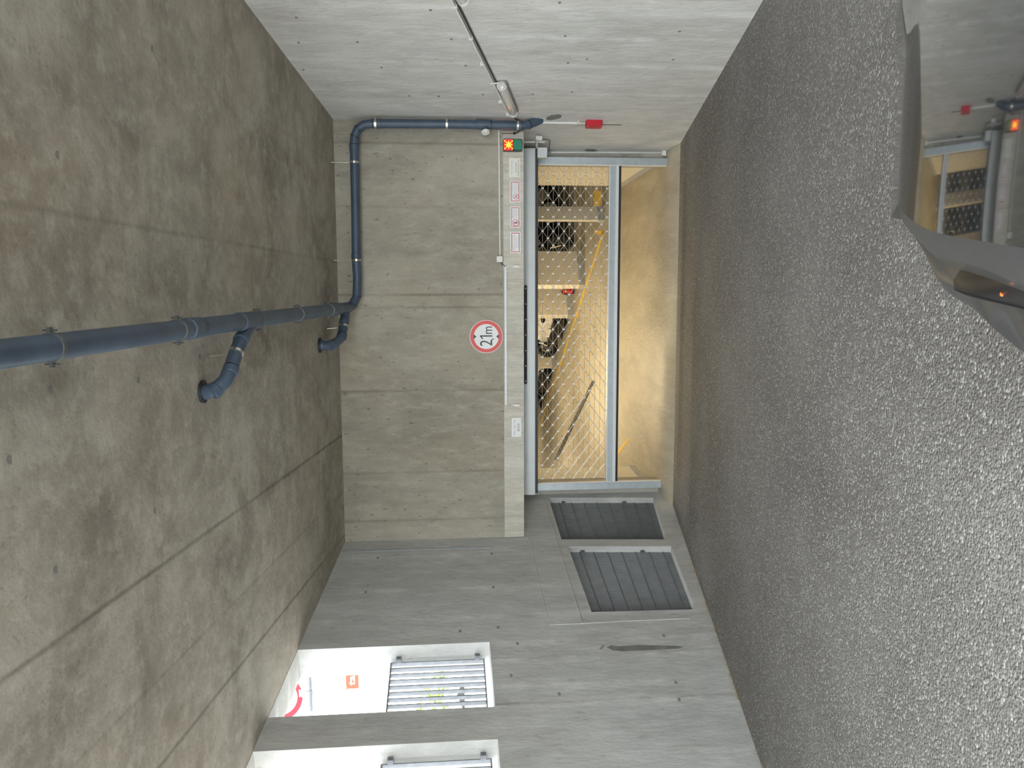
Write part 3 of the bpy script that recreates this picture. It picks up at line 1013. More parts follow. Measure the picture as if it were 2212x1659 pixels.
MB().bbox(g0, .116, .03, .10, .012).build('green_lens', M_LENSGREEN, root, 'unlit green lens')
MB().box(sc - UY * .07 + UZ * (((r0.z + g0.z) / 2) - sc.z), .13, .03, .01).build('divider', M_DARK, root)
# ------------------------------------------------------------------ signs on the beam


def plate_sign(name, label, c, wd, ht, mface, border=None, group=None):
    root = thing(name, label, 'sign', c, group)
    MB().bbox(V(c) - UY * .004, wd, .008, ht, .010).build('plate', mface, root)
    if border:
        q = V(c) - UY * .0085
        b, e = border, .012
        mb = MB()
        mb.poly([[(-wd / 2 + e, -ht / 2 + e), (wd / 2 - e, -ht / 2 + e), (wd / 2 - e, ht / 2 - e), (-wd / 2 + e, ht / 2 - e)],
                 [(-wd / 2 + e + b, -ht / 2 + e + b), (wd / 2 - e - b, -ht / 2 + e + b), (wd / 2 - e - b, ht / 2 - e - b), (-wd / 2 + e + b, ht / 2 - e - b)]],
                lambda a_, b_, k: q + V((a_, -.001 * k, b_)), .001)
        mb.build('border', M_BORDER, root)
    return root


def lines(root, c, rows, m, dx=0.0):
    for body, z, wd, h in rows:
        text_mesh('lettering', body, m, V(c) + V((dx, -.0098, z)), UX, UZ, wd, h, parent=root)


def prohibition(root, c, r):
    mb = MB().ring(V(c) - UY * .0095, UX, UZ, r * .84, r, 40)
    dd = V((.707, 0, -.707))
    mb.box(V(c) - UY * .0095, 2 * r * .9, .001, r * .15, (dd, UY, V((.707, 0, .707))))
    mb.build('ban_ring', M_BORDER, root)


c = on_back(1111.5, 362.5, FY)
r_ = plate_sign('notice_sign', 'plain cream notice with blue and black lines, nearest the signal', c, .232, .138, M_SIGNCREAM)
lines(r_, c, [('Tortechnik', .037, .165, .020)], M_INKBLUE)
lines(r_, c, [('ACHTUNG', -.018, .118, .017), ('Automatisches Tor', -.046, .205, .016)], M_INK)
c = on_back(1112.5, 414, FY)
r_ = plate_sign('notice_sign', 'red bordered fire and smoking ban sign beside the plain cream notice', c, .262, .128, M_SIGNWHITE, .009, 'red bordered notices on the beam')
lines(r_, c, [('In Garagen und Tiefgaragen', .034, .202, .015)], M_INKGREY)
lines(r_, c, [('ist offenes Feuer', .014, .135, .012), ('und das Rauchen', -.004, .135, .012), ('nicht gestattet', -.022, .13, .011), ('Feuergefahr', -.040, .075, .010)], M_INKGREY, .044)
pc = c + V((-.062, 0, -.012))
prohibition(r_, pc, .035)
MB().box(pc + V((0, -.0092, -.004)), .036, .001, .007, (V((.82, 0, .57)), UY, V((-.57, 0, .82)))).box(pc + V((-.010, -.0092, .012)), .010, .001, .010).build('pictogram', M_INK, r_)
c = on_back(1113, 469, FY)
r_ = plate_sign('notice_sign', 'red bordered no trespassing sign with large ban symbol, middle of three', c, .260, .128, M_SIGNWHITE, .008, 'red bordered notices on the beam')
lines(r_, c, [('Zutritt f\u00fcr', .034, .118, .016), ('Unbefugte', .012, .105, .016), ('verboten', -.010, .105, .015), ('Der Eigent\u00fcmer', -.036, .135, .013)], M_INKGREY, .046)
pc = c + V((-.070, 0, -.004))
prohibition(r_, pc, .042)
mb = MB().disc(pc + V((0, -.0092, .020)), UX, UZ, .008, n=14)
mb.box(pc + V((0, -.0092, -.002)), .020, .001, .022).box(pc + V((-.006, -.0092, -.019)), .006, .001, .018).box(pc + V((.006, -.0092, -.019)), .006, .001, .018)
mb.build('pictogram', M_INK, r_)
c = on_back(1113.5, 524, FY)
r_ = plate_sign('notice_sign', 'red bordered sign with four text lines only, farthest from signal', c, .262, .128, M_SIGNWHITE, .009, 'red bordered notices on the beam')
lines(r_, c, [('Parkieren nur auf den', .036, .178, .014), ('markierten Feldern f\u00fcr', .012, .205, .015), ('Mieter und Gast', -.012, .122, .014), ('Videoaufzeichnung', -.035, .155, .014)], M_INKGREY)
c = on_back(1115.5, 923, FY)
r_ = plate_sign('traffic_rule_sign', 'white rectangular sign reading Hier gilt die StVO at the left end of beam', c, .246, .122, M_SIGNWHITE)
lines(r_, c, [('Hier gilt die', .022, .200, .030)], M_INKGREY)
lines(r_, c, [('StVO', -.026, .100, .032)], M_INK)
# height limit sign
c = on_back(1050.5, 727, YB - .02)
root = thing('height_limit_sign', 'round red and white height limit sign reading 2,1m', 'sign', c)
MB().cyl(c + UY * .02, c - UY * .004, .210, 56).build('plate', M_SIGNWHITE, root)
MB().ring(c - UY * .0048, UX, UZ, .158, .203, 64).build('red_ring', M_SIGNRED, root)
mb = MB()
for sg in (1, -1):
    mb.add([c + V((x, -.005, z * sg)) for x, z in ((-.030, .158), (.030, .158), (0, .125))], [(0, 1, 2)])
mb.build('arrow_marks', M_INK, root)
for body, x_, z_, w_, h_ in (('2', -.081, .004, .076, .155), (',', -.034, -.086, .016, .038), ('m', .080, -.034, .092, .081)):
    text_mesh('lettering', body, M_INK, c + V((x_, -.0055, z_)), UX, UZ, w_, h_, parent=root)
mb = MB()
mb.add([c + V((x_, -.0055, z_)) for x_, z_ in ((-.001, -.074), (.016, -.074), (.016, .081), (.002, .081), (-.030, .055), (-.030, .036), (-.001, .058))], [(0, 1, 2, 3, 6), (3, 4, 5, 6)])
mb.build('lettering', M_INK, root)
# slim tube light, conduit, junction box and clips on the back wall
a_, b_ = on_back(1092.3, 577, YB - .035), on_back(1092.3, 875, YB - .035)
root = thing('light_strip', 'long slim white light strip lying along the top of the beam', 'lamp', (a_ + b_) / 2)
MB().bbox((a_ + b_) / 2, (b_ - a_).length, .028, .022, .006).build('profile', M_GALV, root)
MB().bbox((a_ + b_) / 2 - UY * .014 + UZ * .001, (b_ - a_).length - .02, .012, .012, .004).build('diffuser', M_SIGNWHITE, root)
MB().box(b_ - UX * .02 - UZ * .004, .012, .02, .012).build('end_cap', M_WHITE, root)
for k, (px, py, lab) in enumerate(((1115.5, 576, 'small white clip on the beam near the junction box'), (1116, 875, 'small white clip on the beam near the StVO sign'))):
    p = on_back(px, py, FY)
    root = thing('wall_clip', lab, 'clip', p, 'white clips on the beam')
    MB().bbox(p - UY * .015, .028, .03, .068, .004).build('clip_body', M_WHITE, root)
    MB().box(p - UY * .006 + UZ * .045, .008, .012, .03).build('clip_pin', M_WHITE, root)
p = on_back(1079, 560, YB - .02)
root = thing('junction_box', 'square white junction box between conduit and light strip', 'box', p)
MB().bbox(p, .072, .04, .072, .008).build('case', M_WHITE, root)
MB().bbox(p - UY * .022, .060, .006, .060, .006).build('lid', M_WHITE, root)
a_, b_ = on_back(1077.5, 281, YB - .012), on_back(1080, 548, YB - .012)
root = thing('white_conduit', 'thin white conduit running along the back wall from pipe to junction box', 'conduit', (a_ + b_) / 2)
MB().cyl(a_, b_, .0105, 10).build('tube', M_WHITE, root)
MB().tube([on_back(1081, 566, YB - .012), on_back(1085, 571, YB - .012), on_back(1091, 575, YB - .03)], .006, 8).build('cable', M_DARK, root, 'dark cable')
MB().tube([b_, on_back(1080, 553, YB - .012)], .006, 8).build('cable', M_WHITE, root)
# sensor bracket right of the housing, and light barrier at the rail foot
p = on_right(1166, 305, .05)
root = thing('motion_sensor', 'white angled sensor arm on right wall next to gate housing', 'sensor', p)
mb = MB()
mb.bbox(on_right(1161, 307, .07), .045, .05, .040, .008, (AL_R, UZ, IN_R))
q0, q1 = on_right(1159.5, 297, .07), on_right(1159.5, 316, .07)
MB().box((q0 + q1) / 2, (q1 - q0).length, .05, .022, ((q1 - q0).normalized(), IN_R, UZ)).build('arm', M_WHITE, root)
q2 = on_right(1169, 299.5, .07)
MB().box((q0 + q2) / 2 + AL_R * .02, .05, .05, abs(q2.z - q0.z) + .02, (AL_R, IN_R, UZ)).build('head', M_WHITE, root)
MB().cyl(on_right(1161, 306, .05), on_right(1176, 307, .05), .014, 10).build('spindle', M_CLIP, root)
MB().cyl(on_right(1132, 306.5, .03), on_right(1156, 306.5, .03), .013, 10).build('supply_conduit', M_WHITE, root)
MB().tube([on_right(1170, 300, .04), on_right(1180, 301, .04), on_right(1188, 304, .03), on_right(1187, 309, .02), on_right(1186, 326, .02)], .005, 8).build('cable', M_DARK, root, 'dark looping cable')
p = on_back(1432.5, 332, YG - .05)
root = thing('light_barrier', 'small white light barrier box at the foot of right guide rail', 'sensor', p)
MB().bbox(p, .065, .10, .055, .008).build('case', M_WHITE, root)
MB().box(p - UZ * .035 + UX * -.02, .03, .03, .02).build('bracket', M_GALV, root)
p0 = on_back(1195, 329, YG - .012)
tag(MB().cyl(on_back(1190, 329, YG - .012), on_back(1428, 329.5, YG - .012), .012, 8).build('grey_conduit', M_CLIP), 'pale conduit down the corner beside the right guide rail', 'conduit')
# ------------------------------------------------------------------ black car, front left corner
CF = V((-.135, .991, 0)).normalized()        # travel direction
CS = V((-CF.y, CF.x, 0))                     # to the car's left
LIP = V((.53, 2.61, ZO - 1.556))


def car_uv(p):
    q = V(p) - LIP
    return -q.dot(CF), q.dot(CS)             # distance back from the lip, offset to the left


LATC = -.42                                  # centre line of the car, offset from LIP


def hood_z(s, l):
    dl = l - LATC
    dc = (l + .27 + .02 * s) if dl > 0 else (2 * LATC - l + .27 + .02 * s)   # pressed crease beside the centre bulge
    return LIP.z + .464 * s - .066 * s * s - .022 * dl ** 4 + .095 * (math.sqrt(dc * dc + .0004) - .18)


def hit_f(px, py, fn):
    r = ray(px, py)
    lo = .3
    while lo < 6:
        p = CAM + r * (lo + .02)
        if p.z <= fn(*car_uv(p)): break
        lo += .02
    hi = lo + .02
    for _ in range(30):
        mid = (lo + hi) / 2
        p = CAM + r * mid
        if p.z > fn(*car_uv(p)): lo = mid
        else: hi = mid
    return CAM + r * lo


def uv3(s, l, dz=0.0):
    p = LIP - CF * s + CS * l
    return V((p.x, p.y, hood_z(s, l) + dz))


def resample(P, n):
    D = [0]
    for a_, b_ in zip(P, P[1:]):
        D.append(D[-1] + (b_ - a_).length)
    out, k = [], 0
    for i in range(n):
        t = D[-1] * i / (n - 1)
        while k < len(D) - 2 and D[k + 1] < t: k += 1
        u = (t - D[k]) / max(1e-9, D[k + 1] - D[k])
        out.append(P[k].lerp(P[k + 1], min(1, u)))
    return out


def mirror(p):
    s, l = car_uv(p)
    q = LIP - CF * s + CS * (2 * LATC - l)
    return V((q.x, q.y, p.z))


crease_px = [(1940, 440), (1952, 460), (1971, 478), (2013, 500), (2060, 511), (2110, 519), (2212, 536), (2330, 556)]
crease = [hit_f(a_, b_, hood_z) for a_, b_ in crease_px]
root = thing('parked_car', 'glossy black car whose bonnet corner fills the lower right of the scene', 'car', (LIP.x, LIP.y, floor_z(LIP.y)))
root['label'] = 'glossy black car beside the right wall, bonnet mirroring the gate'
CR = resample(crease, 22)
NL = 60
rows = []
# rolled front lip, then the bonnet from lip to windscreen
for dz, ds in ((-.16, -.045), (-.10, -.05), (-.045, -.038), (-.012, -.018)):
    row = []
    l0 = car_uv(CR[0])[1]
    for i in range(NL):
        l = l0 + (2 * LATC - 2 * l0) * i / (NL - 1)
        p = LIP - CF * ds + CS * l
        row.append(V((p.x, p.y, hood_z(0, l) + dz)))
    rows.append(row)
for P in CR:
    s, l0 = car_uv(P)
    s0 = s - car_uv(CR[0])[0]
    rows.append([uv3(s if i in (0, NL - 1) else s, l0 + (2 * LATC - 2 * l0) * i / (NL - 1)) for i in range(NL)])
MB().grid(rows).build('bonnet', M_PAINT, root)
head_px = [(1949, 474), (1968, 500), (1985, 521), (2020, 560), (2046, 577), (2110, 591), (2212, 630), (2330, 668)]
seam_px = [(1950, 477), (1970, 504), (1988, 525), (2024, 607), (2055, 623), (2091, 638), (2212, 665), (2330, 700)]
out_px = [(1951, 480), (1972, 508), (1991, 530), (2032, 622), (2075, 650), (2107, 668), (2143, 708), (2212, 762), (2330, 850)]
def at_s(pts, ss):                           # points of the outline at a given distance behind the nose
    return [hit(px, py, CF, LIP - CF * s) for (px, py), s in zip(pts, ss)]


HD = at_s(head_px, (0, .06, .12, .22, .30, .55, .85, 1.15))
SM = at_s(seam_px, (0, .05, .11, .18, .27, .42, .68, .95))
OU = at_s(out_px, (0, .05, .10, .16, .24, .34, .46, .60, .85))


def smooth(P, k=2):
    for _ in range(k):                       # corner cutting
        Q = [P[0]]
        for a_, b_ in zip(P, P[1:]):
            Q += [a_.lerp(b_, .25), a_.lerp(b_, .75)]
        P = Q + [P[-1]]
    return P


HD, SM, OU = smooth(HD), smooth(SM), smooth(OU)
N = 22
HD, SM, OU = resample(HD, N), resample(SM, N), resample(OU, N)
LO = [V((p.x, p.y, floor_z(p.y) + .22)) + CF * -.05 for p in OU]
for side in (0, 1):
    fx = (lambda p: p) if not side else mirror
    MD = [a_.lerp(b_, .55) + UZ * .012 for a_, b_ in zip(CR, HD)]
    MB().grid([[fx(p) for p in r] for r in (CR, MD, HD)]).build('front_wing', M_WING, root)
    nose = [rows[k][0] for k in range(4)] + [CR[0]]
    MB().grid([[fx(p) for p in nose], [fx(HD[0])] * 5]).build('nose_corner', M_WING, root)
    MH = [a_.lerp(b_, .5) + UZ * .015 * min(1, k_ / 10) for k_, (a_, b_) in enumerate(zip(HD, SM))]
    MB().grid([[fx(p) for p in r[:9]] for r in (HD, MH, SM)]).build('wing_front', M_WING, root)
    MB().grid([[fx(p) for p in r[8:]] for r in (HD, MH, SM)]).build('headlight', M_GLASSDK, root, 'dark swept back headlight')
    MB().tube([fx(p) for p in SM[8:]], [.001, .002, .003] + [.004] * (len(SM) - 11), 6).build('seam', M_RUBBER, root)
    MB().grid([[fx(p) for p in r] for r in (SM, OU, LO)]).build('side_panel', M_WING, root)
    q = HD[14].lerp(SM[14], .45) + UZ * .012
    MB().sphere(fx(q), .007, .007, .004, 10, 6).build('side_marker', M_AMBER, root, 'small amber marker')
    wc = LIP - CF * .95 + CS * (.62)
    wc = V((wc.x, wc.y, floor_z(wc.y) + .31))
    a_, b_ = fx(wc), fx(wc - CS * .2)
    MB().tube([b_, b_.lerp(a_, .1), b_.lerp(a_, .9), a_], [.27, .31, .31, .27], 30).build('wheel', M_TYRE, root)
# front fascia and bumper under the lip
row0 = rows[0]
r1 = [p + CF * .02 - UZ * .12 for p in row0]
r2 = [p + CF * .05 - UZ * .16 for p in row0]
r3 = [V((p.x, p.y, floor_z(p.y) + .2)) + CF * .03 for p in row0]
MB().grid([row0, r1, r2, r3]).build('front_bumper', M_PAINT, root)
HWC = .88 - LATC                            # half width of the car


def cp(s_, f_, h_):                          # point on the car: distance back, side fraction, height over the ramp
    q = LIP - CF * s_ + CS * (LATC + HWC * f_)
    return V((q.x, q.y, floor_z(q.y) + h_))


def band(s_, half, h0_, h1_, crown):
    fr = (-1, -.5, 0, .5, 1)
    return [cp(s_, half * k, h0_ + (h1_ - h0_) + crown * (1 - k * k)) for k in fr]


MB().grid([band(1.66, .80, 1.06, 1.06, .03), band(2.10, .74, 1.30, 1.30, .03), band(2.55, .70, 1.46, 1.46, .03)]).build('windscreen', M_GLASSDK, root, 'dark glass windscreen')
MB().grid([band(2.55, .70, 1.46, 1.46, .03), band(3.2, .70, 1.52, 1.52, .03), band(4.4, .68, 1.46, 1.46, .03)]).build('roof', M_PAINT, root)
MB().grid([band(4.4, .68, 1.46, 1.46, .03), band(4.85, .78, 1.0, 1.0, .02), band(4.95, .92, .7, .7, 0), band(4.9, .92, .3, .3, 0)]).build('tailgate', M_PAINT, root)
for sg in (1, -1):
    MB().grid([[cp(a_, sg * .80 * k, h) for a_, k, h in ((1.66, 1, 1.06), (2.55, 1.16, .98), (4.4, 1.14, .98), (4.85, .98, 1.0))], [cp(a_, sg * k, h) for a_, k, h in ((1.66, .80, 1.06), (2.55, .70, 1.46), (4.4, .68, 1.46), (4.85, .78, 1.0))]]).build('side_window', M_GLASSDK, root)
    MB().grid([[cp(a_, sg * k, h) for a_, k, h in ((1.5, .86, 1.0), (2.55, .93, .98), (4.4, .92, .98), (4.85, .80, 1.0))], [cp(a_, sg, .6) for a_ in (1.5, 2.55, 4.4, 4.95)], [cp(a_, sg * .97, .22) for a_ in (1.5, 2.55, 4.4, 4.9)]]).build('door_side', M_PAINT, root)
    a_, b_ = cp(4.0, sg * .97, .31), cp(4.0, sg * .75, .31)
    MB().tube([b_, b_.lerp(a_, .1), b_.lerp(a_, .9), a_], [.27, .31, .31, .27], 30).build('wheel', M_TYRE, root)
# ------------------------------------------------------------------ things in the parking deck
y0_, y1_ = on_z(1303, 502), on_z(1166, 925)
dr = (y1_ - y0_).normalized()
sd = V((-dr.y, dr.x, 0))
mb = MB().hexa([y0_ - sd * .05 - UZ * .001, y0_ + sd * .05 - UZ * .001, y1_ + sd * .05 - UZ * .001, y1_ - sd * .05 - UZ * .001] + [q + UZ * .003 for q in (y0_ - sd * .05, y0_ + sd * .05, y1_ + sd * .05, y1_ - sd * .05)])
tag(mb.build('floor_marking', M_YELLOW), 'long yellow line on the floor edging the parking bays', 'line', 'yellow floor lines')
a_, b_ = on_z(1290, 470), on_z(1296, 508)
q = [on_z(1283, 497), on_z(1303, 499), on_z(1302, 506), on_z(1285, 505)]
tag(MB().hexa([p - UZ * .001 for p in q] + [p + UZ * .003 for p in q]).build('floor_marking', M_YELLOW), 'short yellow cross line at the motorcycle bay', 'line', 'yellow floor lines')
q = [on_z(1283, 410), on_z(1298, 412), on_z(1297, 446), on_z(1283, 446)]
tag(MB().hexa([p - UZ * .001 for p in q] + [p + UZ * .003 for p in q]).build('floor_marking', M_YELLOW), 'yellow patch on the floor of the dark bay', 'line', 'yellow floor lines')
q = [on_z(1334, 984), on_z(1335, 976), on_z(1357, 946), on_z(1359, 950)]
tag(MB().hexa([p - UZ * .001 for p in q] + [p + UZ * .003 for p in q]).build('floor_marking', M_YELLOW), 'short yellow streak on the floor near the left rail', 'line', 'yellow floor lines')
q = [on_z(1280, 822), on_z(1285, 824), on_z(1204, 995), on_z(1198, 992)]
tag(MB().hexa([p - UZ * .02 for p in q] + [p + UZ * .014 for p in q]).build('drain_channel', M_DARK), 'narrow dark drain channel running across the yellowish floor', 'drain')


def loft_car(label, pos, fwd, paint, group):
    """small hatchback; pos is the middle of the front bumper on the floor"""
    root = thing('hatchback_car', label, 'car', pos, group)
    F, S = V(fwd).normalized(), V((-V(fwd).normalized().y, V(fwd).normalized().x, 0))
    P = lambda x, y, z: V(pos) - F * x + S * y + UZ * z
    prof = [(0.00, .40, .62, .60), (.06, .28, .72, .74), (.25, .24, .80, .82), (.70, .22, .88, .86), (1.10, .22, .95, .87), (1.9, .22, .98, .88), (3.0, .22, .99, .88), (3.7, .26, .97, .84), (3.95, .34, .88, .72)]
    rows = []
    for x, zb_, zt_, hw in prof:
        rows.append([P(x, -hw * .9, zb_), P(x, -hw, zb_ + .12), P(x, -hw, zb_ + (zt_ - zb_) * .6), P(x, -hw * .93, zt_ - .05), P(x, -hw * .75, zt_), P(x, 0, zt_ + .025),
                     P(x, hw * .75, zt_), P(x, hw * .93, zt_ - .05), P(x, hw, zb_ + (zt_ - zb_) * .6), P(x, hw, zb_ + .12), P(x, hw * .9, zb_)])
    mb = MB().grid(rows, close=True)
    mb.add(rows[0], [list(range(11))]).add(rows[-1], [list(range(11))])
    mb.build('body', paint, root)
    cab = [(1.0, .93, .80), (1.75, 1.42, .62), (2.6, 1.48, .62), (3.4, 1.36, .60), (3.85, .95, .74)]
    mb = MB().grid([[P(x, -hw * 1.1, .92), P(x, -hw, z), P(x, 0, z + .03), P(x, hw, z), P(x, hw * 1.1, .92)] for x, z, hw in cab])
    mb.build('cabin', M_GLASSDK, root)
    mb = MB().grid([[P(x, -.58, z), P(x, 0, z + .03), P(x, .58, z)] for x, z in ((1.75, 1.435), (2.6, 1.495), (3.4, 1.375))])
    mb.build('roof', paint, root)
    MB().bbox(P(-.005, 0, .33), 1.25, .06, .17, .05, (S, F, UZ)).build('lower_grille', M_CARBLACK, root)
    MB().bbox(P(.03, 0, .56), .85, .05, .10, .03, (S, F, UZ)).build('grille', M_CARBLACK, root)
    MB().bbox(P(-.03, 0, .45), .46, .02, .10, .01, (S, F, UZ)).build('number_plate', M_SIGNWHITE, root)
    MB().bbox(P(.10, 0, .20), 1.62, .30, .13, .05, (S, F, UZ)).build('front_skirt', M_CARBLACK, root)
    for sg in (1, -1):
        MB().sphere(P(.13, .60 * sg, .64), .19, .13, .075, 16, 10, (S, F, UZ)).build('headlight', M_GLASSDK, root)
        MB().sphere(P(.06, .66 * sg, .36), .085, .06, .075, 14, 8, (S, F, UZ)).build('fog_light', M_CARBLACK, root)
        MB().sphere(P(1.25, .98 * sg, 1.0), .10, .06, .07, 12, 8, (S, F, UZ)).build('wing_mirror', paint, root)
        for x in (.78, 3.2):
            w_ = MB().tube([P(x, .66 * sg, .30), P(x, .68 * sg, .30), P(x, .87 * sg, .30), P(x, .89 * sg, .30)], [.25, .30, .30, .25], 24).build('wheel', M_TYRE, root)
            h_ = MB().cyl(P(x, .885 * sg, .30), P(x, .90 * sg, .30), .19, 20).build('rim', M_CLIP, w_)
            h_.location = -V(w_.location) - V(root.location)
    return root


e2, e3 = PIERS[2], PIERS[3]
loft_car('white hatchback between the second and third wide cream pillars, nearer of two', PIERS[2] + AIS * 1.25 + BAY * .12, -BAY, M_CARWHITE, 'white cars in the bays')
loft_car('white hatchback beyond the last cream pillar, farther of two', PIERS[3] + AIS * 1.25 + BAY * .05, -BAY, M_CARWHITE, 'white cars in the bays')
loft_car('black car at the far end of the row of bays', PIERS[3] + AIS * 3.4 + BAY * .05, -BAY, M_CARBLACK, None)
# motorcycles
def motorcycle(mp_, F, S, label):
    root = thing('motorcycle', label, 'motorcycle', mp_, 'parked motorcycles')
    P = lambda x, y, z: mp_ - F * x + S * y + UZ * z
    for x in (.32, 1.70):
        t_ = [P(x + .24 * cos(a), 0, .31 + .24 * sin(a)) for a in [2 * pi * k / 28 for k in range(28)]]
        w_ = MB().tube(t_, .07, 10, closed=True).build('tyre', M_TYRE, root)
        h_ = MB().cyl(P(x, -.05, .31), P(x, .05, .31), .10, 16).build('hub', M_ZINCDARK, w_)
        h_.location = -V(w_.location) - V(root.location)
        for k in range(6):
            a = pi * k / 3
            h_ = MB().cyl(P(x, 0, .31), P(x + .2 * cos(a), 0, .31 + .2 * sin(a)), .009, 6).build('spoke', M_ZINCDARK, w_)
            h_.location = -V(w_.location) - V(root.location)
    for y in (-.09, .09):
        MB().tube([P(.32, y, .31), P(.62, y, .95)], .025, 10).build('fork', M_CHROME, root)
    MB().sphere(P(.98, 0, .80), .34, .17, .16, 18, 12, (F, S, UZ)).build('tank', M_CARBLACK, root)
    MB().sphere(P(1.45, 0, .80), .34, .15, .075, 18, 10, (F, S, UZ)).build('seat', M_TYRE, root)
    MB().sphere(P(1.0, 0, .45), .36, .24, .26, 16, 10, (F, S, UZ)).build('engine', M_CARBLACK, root)
    MB().sphere(P(.50, 0, .80), .18, .26, .30, 16, 10, (F, S, UZ)).build('fairing', M_CARBLACK, root)
    MB().tube([P(.80, -.36, 1.02), P(.68, -.2, 1.0), P(.66, 0, .98), P(.68, .2, 1.0), P(.80, .36, 1.02)], .014, 8).build('handlebar', M_ZINCDARK, root)
    for y in (-.3, .3):
        MB().sphere(P(.62, y, 1.14), .03, .07, .045, 12, 8, (F, S, UZ)).build('mirror', M_CARBLACK, root)
    MB().tube([P(.9, .18, .30), P(1.3, .2, .28), P(1.85, .2, .42)], [.03, .04, .05], 10).build('exhaust', M_CHROME, root)
    MB().sphere(P(.38, 0, .58), .24, .075, .10, 14, 8, (F, S, UZ)).build('mudguard', M_CARBLACK, root)
    MB().sphere(P(.36, 0, .86), .05, .10, .09, 14, 8, (F, S, UZ)).build('headlight', M_HEADLAMP, root)
    for k, (x, y) in enumerate(((.3, -.17), (.3, .17))):
        MB().sphere(P(x, y, .88), .03, .03, .03, 10, 6).build('indicator', M_AMBER, root)
    MB().tube([P(1.0, .15, .3), P(1.05, .32, 0)], .012, 8).build('side_stand', M_ZINCDARK, root)


motorcycle(on_z(1246, 520) + V((.15, .2, 0)), -AIS, BAY, 'black motorcycle parked nearest the aisle between the slim and widest cream pillars')
motorcycle(on_z(1246, 520) + V((.80, .75, 0)), -AIS, BAY, 'black motorcycle half hidden behind the one nearest the aisle')
motorcycle(PIERS[3] - AIS * .55 + BAY * .05, -BAY, AIS, 'black motorcycle squeezed between the nearer white hatchback and next pillar')
# extinguisher
ep = on_z(1241, 629)
root = thing('fire_extinguisher', 'red fire extinguisher on the floor behind the widest cream pillar', 'fire extinguisher', ep)
MB().tube([ep, ep + UZ * .05, ep + UZ * .052], [.066, .07, .068], 20).build('base', M_RUBBER, root)
MB().tube([ep + UZ * .05, ep + UZ * .25, ep + UZ * .29, ep + UZ * .315], [.068, .068, .05, .022], 20).build('body', M_RED, root)
MB().box(ep + UZ * .33, .03, .06, .03).box(ep + UZ * .35 - UY * .05, .02, .1, .012).build('valve', M_RUBBER, root)
MB().tube([ep + V((.0, -.03, .33)), ep + V((-.07, -.06, .28)), ep + V((-.08, -.06, .12))], .012, 8).build('hose', M_RUBBER, root)
vd = (CAM - ep); vd.z = 0; vd.normalize()
MB().disc(ep + vd * .072 + UZ * .22, vd.cross(UZ), UZ, .028, .03, 20).build('badge', M_YELLOW, root)
# ------------------------------------------------------------------ outside: ban sign on an arm, orange sign, bush, building
pc = hit(609.6, 1509.4, (0, 0, 1), (0, 0, ZO))
r = ray(609.6, 1509.4)
sd_ = 9.6
pc = CAM + r * sd_
rad = 44.0 / F_PX * sd_
nrm = (CAM - pc); nrm.z = 0; nrm.normalize()
SX = nrm.cross(UZ) * -1
arm0, arm1 = CAM + ray(670, 1535) * (sd_ + .04), CAM + ray(666, 1440) * (sd_ + .04)
root = thing('ban_sign', 'round white sign with red rim on a horizontal pipe outside the window', 'sign', arm1)
MB().cyl(pc, pc - nrm * .012, rad, 48).build('disc', M_SIGNWHITE, root)
MB().ring(pc + nrm * .002, SX, UZ, rad * .73, rad * .98, 56).build('red_rim', mat('bright_red_rim', (.34, .006, .02, 1), .5, noise=.02), root)
dv = (arm1 - arm0).normalized()
MB().cyl(arm0, arm1 + dv * 1.5, .034, 16).build('arm', M_RAIL, root)
cb = CAM + ray(668, 1496) * (sd_ + .04)
MB().tube([cb - dv * .03, cb + dv * .03], .042, 16).build('pipe_clamp', M_RAIL, root)
MB().box(cb.lerp(CAM + ray(652, 1498) * (sd_ + .02), .6), .09, .012, .14, (dv, nrm, UZ)).build('bracket', M_GALV, root)
pl = arm1 + dv * 1.4
MB().cyl(V((pl.x, pl.y, GZ)), V((pl.x, pl.y, pc.z + .3)), .038, 16).build('post', M_GALV, root)
od = 14.0
q = [CAM + ray(a_, b_) * od for a_, b_ in ((747, 1488.5), (774.5, 1487), (774, 1448), (746.5, 1448))]
root = thing('orange_sign', 'orange sign with white letters seen through the tall window opening', 'sign', (q[1] + q[2]) / 2)
nv = (CAM - q[0]); nv.z = 0; nv.normalize()
MB().hexa([q[1], q[2], q[2] - nv * .03, q[1] - nv * .03] + [q[0], q[3], q[3] - nv * .03, q[0] - nv * .03]).build('panel', M_ORANGE, root)
tl, tr = CAM + ray(761, 1480.5) * od, CAM + ray(761, 1459) * od
hX = (q[2] - q[1]); hX.z = 0; hX.normalize()
text_mesh('lettering', 'ta', M_SIGNWHITE, (tl + tr) / 2 + nv * .004, hX, UZ, (tr - tl).length * .98, .120, parent=root, thick=.02)
for t in (.15, .85):
    p = q[1].lerp(q[2], t) - nv * .05
    MB().cyl(V((p.x, p.y, GZ)), V((p.x, p.y, q[0].z)), .03, 10).build('post', M_GALV, root)
bp_ = CAM + ray(925, 1495) * 16
mb = MB()
for k in range(140):
    a, t, rr = random.uniform(0, 2 * pi), random.uniform(-1, 1), random.uniform(.3, 1)
    c = V((bp_.x + cos(a) * .55 * rr, bp_.y + sin(a) * .55 * rr, bp_.z + t * .25 - .1))
    u = V((random.uniform(-1, 1), random.uniform(-1, 1), random.uniform(-1, 1))).normalized()
    v_ = u.orthogonal().normalized()
    mb.add([c, c + u * .09 + v_ * .03, c + u * .18, c + u * .09 - v_ * .03], [(0, 1, 2, 3)])
root = thing('shrub', 'small green shrub beyond the window railing', 'shrub', V((bp_.x, bp_.y, GZ)))
mb.build('foliage', M_LEAF, root)
mb = MB()
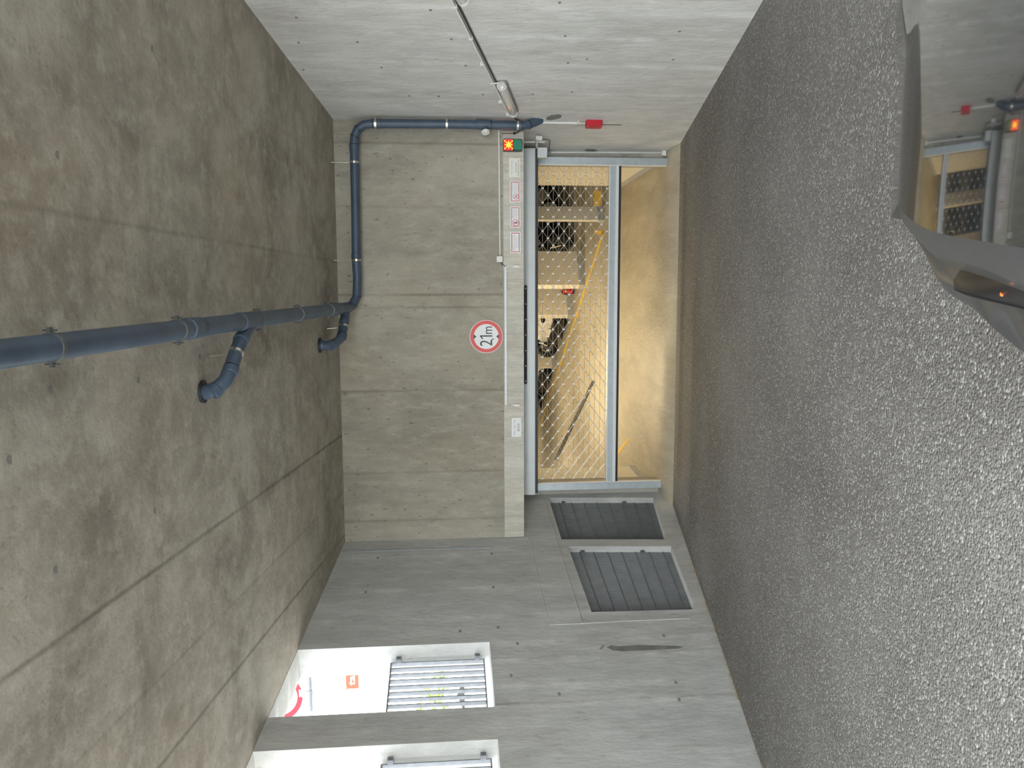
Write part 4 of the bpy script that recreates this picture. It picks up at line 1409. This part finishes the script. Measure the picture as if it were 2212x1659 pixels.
MB().tube([V((bp_.x, bp_.y, GZ)), V((bp_.x, bp_.y, bp_.z))], [.04, .02], 8).build('stem', M_GRASS, root)
h0 = CAM + ray(1012, 1500) * 24
root = thing('house', 'small grey house front far beyond the window railing', 'house', V((h0.x, h0.y, GZ)))
hn = (CAM - h0); hn.z = 0; hn.normalize()
hx = hn.cross(UZ) * -1
zt_ = (CAM + ray(1003, 1500) * 24).z
MB().box(V((h0.x, h0.y, (GZ + zt_) / 2)) - hn * 1, .9, 2, zt_ - GZ, (hx, hn, UZ)).build('walls', M_FACADE, root)
MB().prism([(-.55, 0), (.55, 0), (0, .22)], V((h0.x, h0.y, zt_)) - hn * 2.05, hx, UZ, hn * 2.1).build('roof', M_DARK, root)
for k in (-1, 0, 1):
    MB().box(V((h0.x, h0.y, zt_ - .25)) + hx * .27 * k + hn * .01, .14, .03, .24, (hx, hn, UZ)).build('window_pane', M_WINDOWPANE, root)
# dry weeds along the foot of the left wall
mb = MB()
for k in range(260):
    y = random.uniform(3.0, 10.2) if k % 3 else random.choice([5.6, 6.9, 8.2, 8.9]) + random.gauss(0, .12)
    b_ = V((xl(y), y, floor_z(y))) - OUT_L * abs(random.gauss(0, .03))
    hgt = random.uniform(.012, .05)
    t_ = b_ + V((random.uniform(-.02, .04), random.uniform(-.03, .03), hgt))
    mb.tube([b_, t_], [.0022, .0008], 4, caps=False)
tag(mb.build('dry_weeds', M_GRASS), 'dry weeds and grit along the foot of the left wall', 'weeds', kind='stuff')
# ------------------------------------------------------------------ daylight portals at the openings
for n, f in WIN:
    c = lp((n + f) / 2, TH + .02, (SILL + ceil_z(f)) / 2 + .05)
    area('window_portal', c, c - OUT_L, f - n, ceil_z(n) - SILL + .1, 1, (1, 1, 1), True)
area('entrance_portal', (-.6, -1.9, ZO + 2.6), (-.6, -1.9, 0), 11, 6.3, 1, (1, 1, 1), True)
area('entrance_portal', (-.6, Y0 - .05, floor_z(Y0) + 2.0), (-.6, 5, floor_z(Y0) + 2.0), 11, 4.2, 1, (1, 1, 1), True)
